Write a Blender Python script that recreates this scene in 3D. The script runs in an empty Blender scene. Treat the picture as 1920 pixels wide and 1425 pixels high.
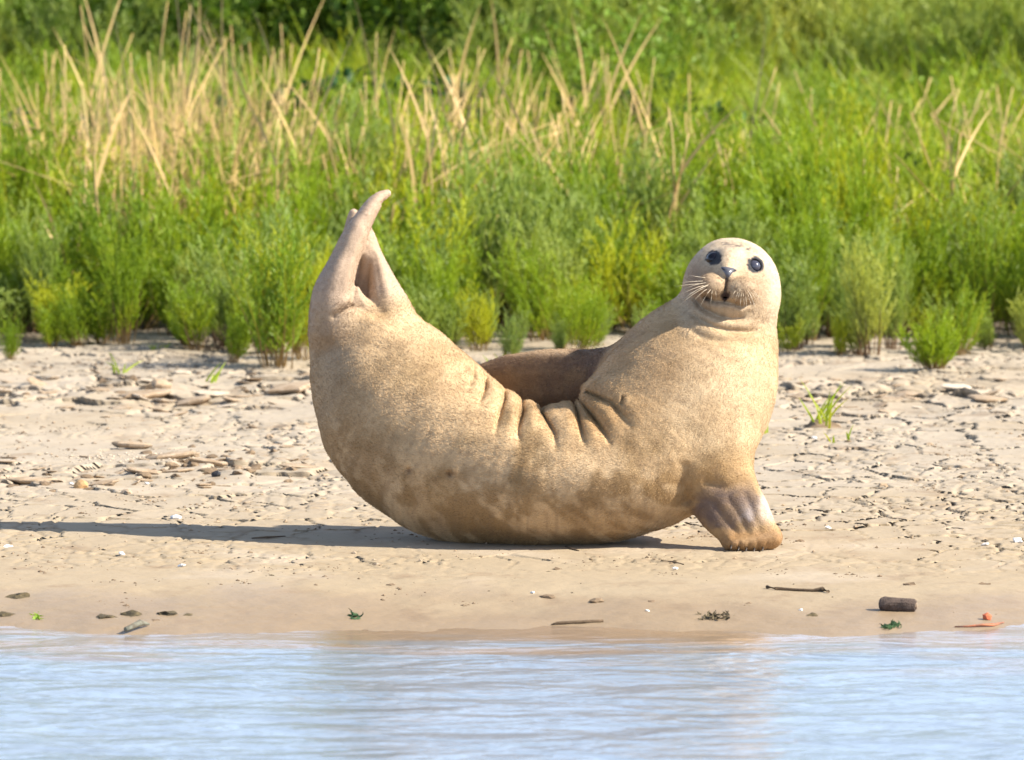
import bpy, math, random
import numpy as np
from mathutils import Vector, Matrix, noise as mnoise

rng = np.random.default_rng(7)
random.seed(7)
SC = bpy.context.scene
COL = SC.collection
R = math.radians

# ------------------------------------------------------------------ camera
CAM_H = 14.0 * math.tan(R(6.0))
PITCH = R(4.76)
FPX = 14070.0                                   # focal length in pixels of the 1920 px wide photograph
cam_d = bpy.data.cameras.new('camera')
cam = bpy.data.objects.new('camera', cam_d)
COL.objects.link(cam)
cam.location = (0, 0, CAM_H)
cam.rotation_euler = (R(90) - PITCH, 0, 0)
cam_d.sensor_width = 36.0
cam_d.lens = 36.0 * FPX / 1920.0
cam_d.clip_start = 0.1
cam_d.clip_end = 9000
cam_d.dof.use_dof = True
cam_d.dof.focus_distance = 13.98
cam_d.dof.aperture_fstop = 10.0
SC.camera = cam

# ------------------------------------------------------------------ light
SUN_EL, SUN_AZ = R(38), R(103)                  # azimuth from +Y clockwise: from the right and a little in front
sd = Vector((math.sin(SUN_AZ) * math.cos(SUN_EL), math.cos(SUN_AZ) * math.cos(SUN_EL), math.sin(SUN_EL)))
W = bpy.data.worlds.new('World'); SC.world = W; W.use_nodes = True
wn = W.node_tree.nodes; wl = W.node_tree.links
sky = wn.new('ShaderNodeTexSky'); sky.sky_type = 'NISHITA'; sky.sun_disc = False
sky.sun_elevation = SUN_EL; sky.sun_rotation = SUN_AZ
sky.air_density = 1.0; sky.dust_density = 1.2; sky.ozone_density = 1.0
bg = wn['Background']; bg.inputs['Strength'].default_value = 0.066
# bright cloud added out of view, strongest near the horizon to brighten the water
def wnode(t, **k):
    n = wn.new('ShaderNode' + t)
    for a, b in k.items(): setattr(n, a, b)
    return n
tc = wnode('TexCoord'); sx = wnode('SeparateXYZ'); wl.new(tc.outputs['Generated'], sx.inputs[0])
mx_ = wnode('Math', operation='MAXIMUM'); wl.new(sx.outputs['Z'], mx_.inputs[0]); mx_.inputs[1].default_value = 0.0
ad_ = wnode('Math', operation='ADD'); wl.new(mx_.outputs[0], ad_.inputs[0]); ad_.inputs[1].default_value = .10
dv = wnode('VectorMath', operation='DIVIDE'); wl.new(tc.outputs['Generated'], dv.inputs[0])
cb = wnode('CombineXYZ'); wl.new(ad_.outputs[0], cb.inputs[0]); wl.new(ad_.outputs[0], cb.inputs[1]); cb.inputs[2].default_value = 1e6
wl.new(cb.outputs[0], dv.inputs[1])
ns_ = wnode('TexNoise'); ns_.inputs['Scale'].default_value = .55; ns_.inputs['Detail'].default_value = 6; ns_.inputs['Roughness'].default_value = .55
wl.new(dv.outputs[0], ns_.inputs['Vector'])
mr = wnode('MapRange', interpolation_type='SMOOTHSTEP'); wl.new(ns_.outputs['Fac'], mr.inputs['Value'])
mr.inputs['From Min'].default_value = .36; mr.inputs['From Max'].default_value = .66; mr.inputs['To Min'].default_value = .30; mr.inputs['To Max'].default_value = .92
mxc = wnode('Mix', data_type='RGBA'); el_ = wnode('MapRange', interpolation_type='SMOOTHSTEP'); wl.new(sx.outputs['Z'], el_.inputs['Value'])
el_.inputs['From Min'].default_value = .12; el_.inputs['From Max'].default_value = .60; el_.inputs['To Min'].default_value = 1.0; el_.inputs['To Max'].default_value = .10
ml_ = wnode('Math', operation='MULTIPLY'); wl.new(mr.outputs[0], ml_.inputs[0]); wl.new(el_.outputs[0], ml_.inputs[1]); wl.new(ml_.outputs[0], mxc.inputs[0]); wl.new(sky.outputs['Color'], mxc.inputs[6]); mxc.inputs[7].default_value = (10.8, 14.2, 20.5, 1)
wl.new(mxc.outputs[2], bg.inputs['Color'])
sl = bpy.data.lights.new('sun', 'SUN'); sl.energy = 5.0; sl.angle = R(0.53); sl.color = (1.0, 0.92, 0.79)
so = bpy.data.objects.new('sun', sl); COL.objects.link(so)
so.rotation_euler = sd.to_track_quat('Z', 'Y').to_euler()
SC.view_settings.view_transform = 'Standard'
SC.view_settings.look = 'None'
SC.view_settings.gamma = 1.0
SC.view_settings.use_curve_mapping = False
SC.view_settings.exposure = 1.20
SC.cycles.max_bounces = 8
SC.cycles.transparent_max_bounces = 8
SC.cycles.use_denoising = True

# ------------------------------------------------------------------ helpers
def ray(px, py):
    """direction of the sight line through a photograph pixel"""
    x = (px - 960.0) / FPX; y = (712.5 - py) / FPX
    return Vector((x, math.cos(PITCH) + y * math.sin(PITCH), -math.sin(PITCH) + y * math.cos(PITCH)))

def on_ground(px, py):
    d = ray(px, py); Y = 14.0
    for _ in range(12):
        X = d.x / d.y * Y
        z = float(base_height(np.array([X]), np.array([Y]))[0])
        Yn = (z - CAM_H) * d.y / d.z
        Y = 0.5 * Y + 0.5 * Yn
    return Vector((d.x / d.y * Y, Y, float(height(np.array([d.x / d.y * Y]), np.array([Y]))[0])))

def mesh_from(name, V, F, mat=None, smooth=False):
    me = bpy.data.meshes.new(name)
    if isinstance(F, np.ndarray):
        n, k = F.shape
        me.vertices.add(len(V)); me.vertices.foreach_set('co', np.ascontiguousarray(V, dtype=np.float32).ravel())
        me.loops.add(n * k); me.loops.foreach_set('vertex_index', np.ascontiguousarray(F, dtype=np.int32).ravel())
        me.polygons.add(n); me.polygons.foreach_set('loop_start', np.arange(0, n * k, k, dtype=np.int32))
        me.update(calc_edges=True); me.validate()
    else:
        me.from_pydata([tuple(v) for v in V], [], F); me.update()
    if mat: me.materials.append(mat)
    if smooth: me.polygons.foreach_set('use_smooth', [True] * len(me.polygons)); me.update()
    return me

def obj(name, me, parent=None, loc=None, label=None, cat=None, group=None, kind=None):
    o = bpy.data.objects.new(name, me); COL.objects.link(o)
    if parent: o.parent = parent
    if loc is not None: o.location = loc
    if label: o['label'] = label
    if cat: o['category'] = cat
    if group: o['group'] = group
    if kind: o['kind'] = kind
    return o

class MB:
    """collects tubes, blades and leaves into one mesh with a per-vertex tint"""
    def __init__(s): s.v = []; s.f = []; s.t = []
    def tube(s, pts, rad, sides=4, tint=0.0, cap=True):
        n = len(pts); b = len(s.v)
        for i, p in enumerate(pts):
            p = Vector(p)
            d = (Vector(pts[min(i + 1, n - 1)]) - Vector(pts[max(i - 1, 0)])).normalized()
            a = d.orthogonal().normalized(); c = d.cross(a)
            r = rad[i] if hasattr(rad, '__len__') else rad
            for k in range(sides):
                an = 2 * math.pi * k / sides
                s.v.append(p + a * (math.cos(an) * r) + c * (math.sin(an) * r))
                s.t.append(tint[i] if hasattr(tint, '__len__') else tint)
        for i in range(n - 1):
            for k in range(sides):
                k2 = (k + 1) % sides
                s.f.append((b + i * sides + k, b + i * sides + k2, b + (i + 1) * sides + k2, b + (i + 1) * sides + k))
        if cap:
            s.f.append(tuple(b + k for k in range(sides))[::-1]); s.f.append(tuple(b + (n - 1) * sides + k for k in range(sides)))
    def leaf(s, p, d, length, width, side, tint=0.0, fold=0.25):
        p = Vector(p); d = Vector(d).normalized()
        a = d.cross(side)
        a = a.normalized() if a.length > 1e-5 else d.orthogonal().normalized()
        nn = a.cross(d); b = len(s.v)
        s.v += [p, p + d * length * .45 + a * width * .5 + nn * width * fold, p + d * length, p + d * length * .45 - a * width * .5 + nn * width * fold]
        s.t += [tint] * 4
        s.f += [(b, b + 1, b + 2), (b, b + 2, b + 3)]
    def blade(s, pts, width, side, tint=0.0):
        b = len(s.v); n = len(pts)
        for i, p in enumerate(pts):
            p = Vector(p); d = (Vector(pts[min(i + 1, n - 1)]) - Vector(pts[max(i - 1, 0)])).normalized()
            a = d.cross(side); a = a.normalized() if a.length > 1e-5 else d.orthogonal().normalized()
            w = width * (1 - (i / (n - 1)) ** 2.2 * .95) * .5
            s.v += [p + a * w, p - a * w]; s.t += [tint, tint]
        for i in range(n - 1):
            k = b + 2 * i; s.f.append((k, k + 1, k + 3, k + 2))
    def mesh(s, name, mat, smooth=False):
        me = mesh_from(name, s.v, s.f, mat, smooth)
        at = me.attributes.new('tint', 'FLOAT', 'POINT'); at.data.foreach_set('value', np.array(s.t, dtype=np.float32))
        return me

# value noise and cell noise on arrays
def _h(i, j, s):
    n = (i.astype(np.int64) * 374761393 + j.astype(np.int64) * 668265263 + s * 1274126177) & 0x7fffffff
    n = ((n ^ (n >> 13)) * 1274126177) & 0x7fffffff
    n = ((n ^ (n >> 16)) * 668265263) & 0x7fffffff
    return ((n ^ (n >> 15)) & 0xffffff) / float(0xffffff)
def vn(x, y, s=0):
    xi = np.floor(x); yi = np.floor(y); fx = x - xi; fy = y - yi
    fx = fx * fx * (3 - 2 * fx); fy = fy * fy * (3 - 2 * fy)
    a = _h(xi, yi, s); b = _h(xi + 1, yi, s); c = _h(xi, yi + 1, s); d = _h(xi + 1, yi + 1, s)
    return (a * (1 - fx) + b * fx) * (1 - fy) + (c * (1 - fx) + d * fx) * fy
def fbm(x, y, s=0, o=4):
    t = 0; a = .5; n = 0
    for k in range(o):
        t = t + a * vn(x, y, s + k * 17); n += a; x = x * 2.03 + 13.1; y = y * 2.03 + 7.7; a *= .5
    return t / n
def worley(x, y, s=0):
    xi = np.floor(x); yi = np.floor(y)
    f1 = np.full(x.shape, 9.0); f2 = np.full(x.shape, 9.0); cid = np.zeros(x.shape); cx = np.zeros(x.shape); cy = np.zeros(x.shape)
    for dx in (-1, 0, 1):
        for dy in (-1, 0, 1):
            i = xi + dx; j = yi + dy
            px = i + .1 + .8 * _h(i, j, s); py = j + .1 + .8 * _h(i, j, s + 5)
            d = np.hypot(px - x, py - y); m = d < f1
            f2 = np.where(m, f1, np.minimum(f2, d))
            cid = np.where(m, _h(i, j, s + 9), cid); cx = np.where(m, px, cx); cy = np.where(m, py, cy)
            f1 = np.where(m, d, f1)
    return f1, f2, cid, cx, cy
def sstep(a, b, x):
    t = np.clip((x - a) / (b - a), 0, 1); return t * t * (3 - 2 * t)

# material helpers
class NT:
    def __init__(s, name):
        s.m = bpy.data.materials.new(name); s.m.use_nodes = True
        s.n = s.m.node_tree.nodes; s.l = s.m.node_tree.links; s.bsdf = s.n['Principled BSDF']; s.out = s.n['Material Output']
    def add(s, t, **k):
        n = s.n.new('ShaderNode' + t)
        for a, b in k.items(): setattr(n, a, b)
        return n
    def link(s, a, b): s.l.new(a, b)
    def inp(s, n, k, v):
        i = n.inputs[k]
        if isinstance(v, bpy.types.NodeSocket): s.l.new(v, i)
        else: i.default_value = v
    def noise(s, vec, scale, detail=4, rough=.55, dist=0):
        n = s.add('TexNoise'); s.link(vec, n.inputs['Vector']); n.inputs['Scale'].default_value = scale
        n.inputs['Detail'].default_value = detail; n.inputs['Roughness'].default_value = rough; n.inputs['Distortion'].default_value = dist
        return n.outputs['Fac']
    def mapr(s, v, a, b, c=0.0, d=1.0):
        n = s.add('MapRange'); s.inp(n, 'Value', v); n.inputs['From Min'].default_value = a; n.inputs['From Max'].default_value = b
        n.inputs['To Min'].default_value = c; n.inputs['To Max'].default_value = d; n.interpolation_type = 'SMOOTHSTEP'
        return n.outputs['Result']
    def mix(s, f, a, b, mode='MIX'):
        n = s.add('Mix', data_type='RGBA', blend_type=mode)
        s.inp(n, 0, f); s.inp(n, 6, a); s.inp(n, 7, b)
        return n.outputs[2]
    def math(s, op, a, b=0.0):
        n = s.add('Math', operation=op); s.inp(n, 0, a); s.inp(n, 1, b); return n.outputs[0]
    def scale(s, vec, sx, sy, sz):
        n = s.add('Mapping'); s.link(vec, n.inputs['Vector']); n.inputs['Scale'].default_value = (sx, sy, sz); return n.outputs['Vector']
    def pos(s): return s.add('NewGeometry').outputs['Position']
    def objc(s): return s.add('TexCoord').outputs['Object']
    def bump(s, h, strength, dist, prev=None):
        n = s.add('Bump'); s.link(h, n.inputs['Height']); n.inputs['Strength'].default_value = strength; n.inputs['Distance'].default_value = dist
        if prev: s.link(prev, n.inputs['Normal'])
        return n.outputs['Normal']
def c4(r, g, b): return (r, g, b, 1.0)
# ------------------------------------------------------------------ ground, water
WATER_Z = -0.0205
def base_height(x, y):
    t = np.clip(13.25 - y, 0, None)
    z = -0.045 * t - 0.02 * np.minimum(t, 6) ** 2
    z = z + 0.055 * np.clip(sstep(20.0, 23.0, y) * (np.minimum(y, 62) - 21.0), 0, None)
    return z
def rough_map(x, y):
    wob = (fbm(x * 1.7, y * 1.7, 41, 3) - .5) * .9
    r = .17 * sstep(13.5, 14.3, y)
    r = r + .5 * np.exp(-((y - 17.35 + wob * .5) / .42) ** 2) * sstep(.25, .6, fbm(x * 2.2, y * 1.2, 43, 3) + .12)
    r = r + .5 * np.exp(-((y - 15.35 + wob * .35) / .26) ** 2) * sstep(0.15, -.35, x) * sstep(.3, .6, fbm(x * 3, y * 2, 47, 3) + .1)
    r = r + .14 * sstep(15.2, 18.5, y)
    near = np.exp(-((x - .05) / .62) ** 4 - ((y - 14.0) / .24) ** 4)
    return np.clip(r * (1 - .9 * near), 0, 1.3)
def height(x, y):
    x = np.asarray(x, dtype=np.float64); y = np.asarray(y, dtype=np.float64)
    z = base_height(x, y)
    act = (np.abs(x) < 3.2) & (y > 12.2) & (y < 21)
    if not act.any(): return z
    xx = x[act]; yy = y[act]
    r = rough_map(xx, yy)
    wx = (fbm(xx * 9, yy * 9, 3, 3) - .5) * .09; wy = (fbm(xx * 9, yy * 9, 4, 3) - .5) * .09
    # slabs of dried crust: height step, tilt and a gap between neighbours
    f1, f2, cid, cx, cy = worley((xx + wx) / .125, (yy + wy) / .19, 11)
    step = (cid - .5); ang = cid * 57.0
    tilt = (np.cos(ang) * ((xx + wx) / .125 - cx) + np.sin(ang) * ((yy + wy) / .19 - cy))
    gap = 1 - sstep(.010, .065, f2 - f1)
    dry = sstep(13.15, 13.9, yy)
    crk = sstep(.36, .58, fbm(xx * 2.3 + 9, yy * 1.3, 71, 3))
    curl = np.exp(-(f2 - f1) / .10) * (1 - gap)
    dz = r * (.009 * step + .016 * tilt) + curl * (.0035 + .004 * r) * dry * (.25 + .75 * crk) - gap * (.0035 + .006 * r) * dry * (.35 + .65 * crk)
    # smaller flakes
    g1, g2, gid, gx, gy = worley((xx + wx * .7) / .043, (yy + wy * .7) / .075, 23)
    a2 = gid * 91.0
    t2 = np.cos(a2) * ((xx + wx * .7) / .043 - gx) + np.sin(a2) * ((yy + wy * .7) / .075 - gy)
    m2 = sstep(.42, .62, fbm(xx * 4, yy * 2.4, 29, 3)) * dry
    gap2 = 1 - sstep(.03, .16, g2 - g1)
    dz = dz + m2 * (.25 + r) * (.0045 * (gid - .5) + .0042 * t2) - gap2 * m2 * .0036
    # lumps and swells
    dz = dz + (fbm(xx * 2.4, yy * 1.6, 31, 3) - .5) * .022 * sstep(13.6, 15, yy) * (.35 + r) + (fbm(xx * 28, yy * 28, 37, 3) - .5) * (.0030 + .008 * r * r)
    near = np.exp(-((xx - .05) / .58) ** 4 - ((yy - 13.98) / .2) ** 4)
    dz = dz * (1 - .85 * near)
    dz = dz + (fbm(xx * 1.7 + 4, yy * 1.1, 83, 3) - .5) * .034 * sstep(12.3, 12.6, yy) * sstep(13.6, 13.0, yy) + (vn(xx * 14, yy * 7, 84) - .5) * .0022 * sstep(13.5, 13.0, yy)
    fade = sstep(12.25, 12.7, yy) * sstep(21, 19.5, yy) * sstep(3.2, 2.4, np.abs(xx))
    z = z.copy(); z[act] += dz * fade
    return z

def graded(a, b, step, far_lo, far_hi, g=1.09):
    c = list(np.arange(a, b + 1e-6, step)); s = step; x = c[-1]
    while x < far_hi: s *= g; x += s; c.append(x)
    s = step; x = c[0]; lo = []
    while x > far_lo: s *= g; x -= s; lo.append(x)
    return np.array(lo[::-1] + c)
gx_ = graded(-1.5, 1.5, .0056, -3500, 3500, 1.12)
gy_ = graded(12.55, 18.9, .0088, 2, 6000, 1.10)
GX, GY = np.meshgrid(gx_, gy_)
GZ = height(GX.ravel(), GY.ravel())
REL = np.clip(GZ - base_height(GX.ravel(), GY.ravel()), -.02, .02)      # raised crust leans out over its lower neighbour
GXs = GX.ravel() - .5 * REL; GYs = GY.ravel() - 2.0 * REL
nx, ny = len(gx_), len(gy_)
idx = np.arange(nx * ny).reshape(ny, nx)
GF = np.stack([idx[:-1, :-1].ravel(), idx[:-1, 1:].ravel(), idx[1:, 1:].ravel(), idx[1:, :-1].ravel()], 1)

m = NT('mud')
P = m.pos()
sep = m.add('SeparateXYZ'); m.link(P, sep.inputs[0])
n1 = m.noise(P, 1.6, 5); n2 = m.noise(m.scale(P, 1, .7, 1), 9, 6, .6); n3 = m.noise(P, 60, 4, .6); n4 = m.noise(m.scale(P, 1, .8, 1), 3.2, 5)
pale = c4(.335, .28, .212); tan = c4(.30, .232, .148); brown = c4(.20, .138, .085); soil = c4(.075, .056, .038)
near = m.mapr(sep.outputs['Y'], 15.6, 13.6)
c = m.mix(m.math('MULTIPLY', near, .85), pale, tan)
c = m.mix(m.mapr(n1, .42, .68, 0, .55), c, tan)
c = m.mix(m.mapr(n2, .52, .74, 0, .75), c, brown)
c = m.mix(m.mapr(n4, .50, .30, 0, .5), c, c4(.41, .345, .27))
c = m.mix(m.mapr(n3, .60, .74, 0, .5), c, c4(.15, .105, .07))
wet = m.mapr(m.math('ADD', sep.outputs['Y'], m.mapr(n4, .3, .7, -.16, .16)), 13.32, 12.86)
c = m.mix(m.math('MULTIPLY', wet, .72), c, c4(.22, .155, .095))
veg = m.mapr(m.math('ADD', sep.outputs['Y'], m.mapr(n1, .3, .7, -.35, .35)), 18.75, 19.5)
c = m.mix(veg, c, soil)
m.link(c, m.bsdf.inputs['Base Color'])
rg = m.mapr(wet, 0, 1, .92, .6); m.link(rg, m.bsdf.inputs['Roughness'])
m.bsdf.inputs['Specular IOR Level'].default_value = .3
b = m.bump(n3, .35, .004); b = m.bump(m.noise(P, 260, 3), .3, .0015, b)
m.link(b, m.bsdf.inputs['Normal'])
obj('mud_ground', mesh_from('mud_ground', np.stack([GXs, GYs, GZ], 1), GF, m.m, True), kind='structure')

m = NT('water')
P = m.pos()
m.bsdf.inputs['Roughness'].default_value = .20
m.bsdf.inputs['IOR'].default_value = 1.40
SH = m.add('SeparateXYZ'); m.link(P, SH.inputs[0])
sh = m.mapr(m.math('ADD', SH.outputs['Y'], m.mapr(m.noise(m.scale(P, 1.2, 3, 1), 1.6, 4), .3, .7, -.28, .28)), 12.25, 12.72)   # over the shallows the mud shows through
m.link(m.mix(sh, c4(.185, .225, .27), c4(.24, .17, .11)), m.bsdf.inputs['Base Color'])
ws = m.scale(P, .62, 1.15, 1)
sp = m.add('SeparateXYZ'); m.link(P, sp.inputs[0])
calm = m.mapr(sp.outputs['Y'], 12.85, 12.45, .22, 1.0)
h1 = m.noise(ws, 5.5, 3, .5, .6); h2 = m.noise(ws, 17, 3, .5, .5); h3 = m.noise(ws, 48, 2, .5)
hh = m.math('ADD', m.math('MULTIPLY', h1, 1.0), m.math('ADD', m.math('MULTIPLY', h2, .26), m.math('MULTIPLY', h3, .012)))
bn = m.add('Bump'); m.link(m.math('MULTIPLY', hh, calm), bn.inputs['Height']); bn.inputs['Strength'].default_value = 1.0; bn.inputs['Distance'].default_value = .030
m.link(bn.outputs['Normal'], m.bsdf.inputs['Normal'])
wv = [(-4000, -6000, WATER_Z), (4000, -6000, WATER_Z), (4000, 13.6, WATER_Z), (-4000, 13.6, WATER_Z)]
obj('water', mesh_from('water', wv, [(0, 1, 2, 3)], m.m), kind='structure')
# ------------------------------------------------------------------ the seal
# modelled in millimetres: u to the right, v downwards (as in the photograph), w towards the viewer; then set down on the mud
SX = Vector((1, 0, 0)); SU = Vector((0, math.sin(R(6)), math.cos(R(6)))); SW = Vector((0, -math.cos(R(6)), math.sin(R(6))))
SEAL_O = Vector((0.0, 14.0, 0.0))
def crom(pts, n):
    P = np.array(pts, dtype=np.float64); out = []
    for i in range(len(P) - 1):
        p0 = P[max(i - 1, 0)]; p1 = P[i]; p2 = P[i + 1]; p3 = P[min(i + 2, len(P) - 1)]
        for k in range(n):
            t = k / n
            out.append(.5 * (2 * p1 + (p2 - p0) * t + (2 * p0 - 5 * p1 + 4 * p2 - p3) * t * t + (3 * p1 - p0 - 3 * p2 + p3) * t ** 3))
    out.append(P[-1]); return np.array(out)
SPINE = crom([  # u, v, w, radius in the plane, depth ratio
    (686, 610, -110, 98, .66), (692, 640, -110, 113, .66), (716, 708, -100, 137, .70), (768, 786, -74, 163, .78), (848, 851, -38, 161, .95),
    (942, 881, -10, 141, 1.18), (1050, 890, 2, 131, 1.38), (1150, 868, 4, 143, 1.26), (1232, 812, 6, 163, 1.08), (1289, 738, 8, 161, 1.0),
    (1330, 668, 10, 127, 1.0), (1360, 612, 12, 95, 1.0), (1372, 558, 12, 85, 1.05)], 5)
LFL = crom([(634, 616, 26, 54, 1.0), (627, 556, 34, 39, 1.3), (646, 498, 34, 29, 1.7), (670, 441, 30, 24, 1.8), (692, 399, 26, 17, 1.9), (712, 373, 22, 11, 1.6), (729, 363, 20, 6, 1.2)], 5)
LFB = crom([(648, 520, -6, 20, 1.2), (653, 460, -16, 17, 1.3), (659, 420, -20, 11, 1.2), (664, 401, -20, 8, 1.0)], 4)
RFL = crom([(740, 612, 0, 50, 1.2), (724, 550, -4, 31, 1.5), (711, 500, -8, 20, 1.9), (699, 458, -8, 12, 2.0), (692, 430, -8, 6, 1.6)], 5)
HS = np.array([-4, -7, -110, 0, 0.])
LFL = LFL + HS; LFB = LFB + HS; RFL = RFL + HS
FAR = crom([(1200, 722, -56, 66, 1.1), (1120, 716, -110, 52, .8), (1050, 718, -140, 50, .5), (1000, 722, -160, 46, .45), (940, 708, -178, 27, .42), (912, 697, -184, 9, .5)], 5)
FARTOP = crom([(1180, 700, -52, 54, 1.0), (1110, 682, -92, 28, 1.0), (1050, 676, -126, 22, 1.0), (1000, 679, -148, 21, 1.0), (950, 686, -168, 17, 1.0), (912, 695, -180, 9, 1.0)], 5)
NEAR = crom([(1322, 835, 70, 84, 1.0), (1350, 890, 96, 60, .8), (1370, 942, 116, 60, .40), (1392, 980, 126, 52, .34), (1408, 1000, 130, 41, .40)], 5)
FOOT = crom([(1368, 1016, 138, 12, 1.9), (1408, 1014, 138, 15, 1.6), (1445, 1007, 130, 15, 1.4)], 4)
MEMB = crom([(1312, 920, 84, 34, .8), (1322, 950, 100, 20, .5), (1346, 982, 118, 12, .6), (1368, 1006, 128, 11, .8)], 4)
def chain(p, S):
    d = np.full(len(p), 1e3, dtype=np.float32)
    for i in range(len(S) - 1):
        a, b = S[i], S[i + 1]; ab = b[:3] - a[:3]; q = .5 * (a[4] + b[4])
        ax = p[:, 0] - a[0]; ay = p[:, 1] - a[1]; az = (p[:, 2] - a[2]) / q
        t = np.clip((ax * ab[0] + ay * ab[1] + az * ab[2] / q) / (ab[0] ** 2 + ab[1] ** 2 + (ab[2] / q) ** 2), 0, 1)
        q = a[4] + t * (b[4] - a[4]); az = p[:, 2] - a[2]
        dd = np.sqrt((ax - t * ab[0]) ** 2 + (ay - t * ab[1]) ** 2 + ((az - t * ab[2]) / q) ** 2) - (a[3] + t * (b[3] - a[3]))
        d = np.minimum(d, dd * np.minimum(1.0, q))
    return d
def ell(p, c, r):
    q = p - np.array(c); r = np.array(r, dtype=np.float64)
    k0 = np.sqrt(((q / r) ** 2).sum(1)); k1 = np.sqrt(((q / r ** 2) ** 2).sum(1)) + 1e-9
    return k0 * (k0 - 1) / k1
def smin(a, b, k):
    h = np.clip(.5 + .5 * (b - a) / k, 0, 1); return b * (1 - h) + a * h - k * h * (1 - h)
def smax(a, b, k): return -smin(-a, -b, k)
def pdist(p, L):
    """distance in the u, v plane to a polyline, with the side (sign) and the fraction along it"""
    L = np.array(L, dtype=np.float64); best = np.full(len(p), 1e4); frac = np.zeros(len(p))
    seg = np.hypot(*(L[1:] - L[:-1]).T); tot = seg.sum(); acc = 0
    for i in range(len(L) - 1):
        a, b = L[i], L[i + 1]; ab = b - a
        t = np.clip(((p[:, 0] - a[0]) * ab[0] + (p[:, 1] - a[1]) * ab[1]) / (ab @ ab), 0, 1)
        d = np.hypot(p[:, 0] - a[0] - t * ab[0], p[:, 1] - a[1] - t * ab[1])
        m = d < best; best = np.where(m, d, best); frac = np.where(m, (acc + t * seg[i]) / tot, frac); acc += seg[i]
    return best, frac
CREASES = [  # polyline, depth, width
    ([(889, 668), (888, 706), (874, 742)], 8.2, 6),
    ([(912, 690), (911, 725), (893, 772)], 16, 5), ([(946, 716), (947, 748), (934, 790), (925, 830)], 18, 5),
    ([(979, 735), (981, 770), (972, 806), (976, 850)], 21, 5), ([(1012, 728), (1017, 775), (1039, 812), (1043, 858)], 22, 5),
    ([(1072, 735), (1082, 775), (1089, 805), (1097, 850)], 23, 5), ([(1082, 742), (1111, 783), (1134, 815), (1150, 850)], 22, 5),
    ([(1100, 735), (1146, 756), (1170, 786), (1190, 815)], 17, 5.5), ([(1168, 742), (1162, 762)], 6, 3),
    ([(1294, 553), (1315, 581), (1343, 595), (1371, 600), (1400, 596)], 7, 4.5), ([(1289, 583), (1308, 602), (1336, 615), (1364, 622), (1400, 624), (1425, 618)], 8, 6),
    ([(1283, 606), (1310, 632), (1350, 643), (1400, 640)], 3, 7),
    ([(1311, 549), (1322, 562), (1336, 567), (1350, 568), (1370, 571), (1389, 577), (1406, 572), (1416, 565)], 5, 3.4),
    ([(1360, 521), (1358, 534), (1357, 551)], 4.5, 2.2),
    ([(618, 596), (640, 580), (664, 566)], 5, 5), ([(664, 566), (700, 588), (728, 577)], 2, 6),
    ([(648, 562), (664, 502), (688, 436), (711, 386)], 1.6, 4), ([(628, 560), (648, 485), (668, 435), (690, 395)], .9, 6), ([(655, 578), (668, 522), (677, 478)], 1.8, 4), ([(712, 378), (722, 370)], 3, 3), ([(716, 560), (706, 505), (698, 462)], 1.2, 5),
    ([(1283, 860), (1275, 905), (1290, 950)], 5, 14), ([(1310, 900), (1360, 915), (1405, 900)], 3, 9), ([(1326, 930), (1352, 965), (1384, 1006)], 1.6, 6), ([(1356, 925), (1382, 965), (1404, 1008)], 1.6, 6), ([(1388, 915), (1408, 960), (1424, 1006)], 1.6, 6)]
EYES = [(1336, 485, 12.5), (1414, 498, 14)]
HC = (1372, 537, 12); HR = (87, 94, 96)
def eye_w(u, v):
    return HC[2] + HR[2] * math.sqrt(max(0.01, 1 - ((u - HC[0]) / HR[0]) ** 2 - ((v - HC[1]) / HR[1]) ** 2))
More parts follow.
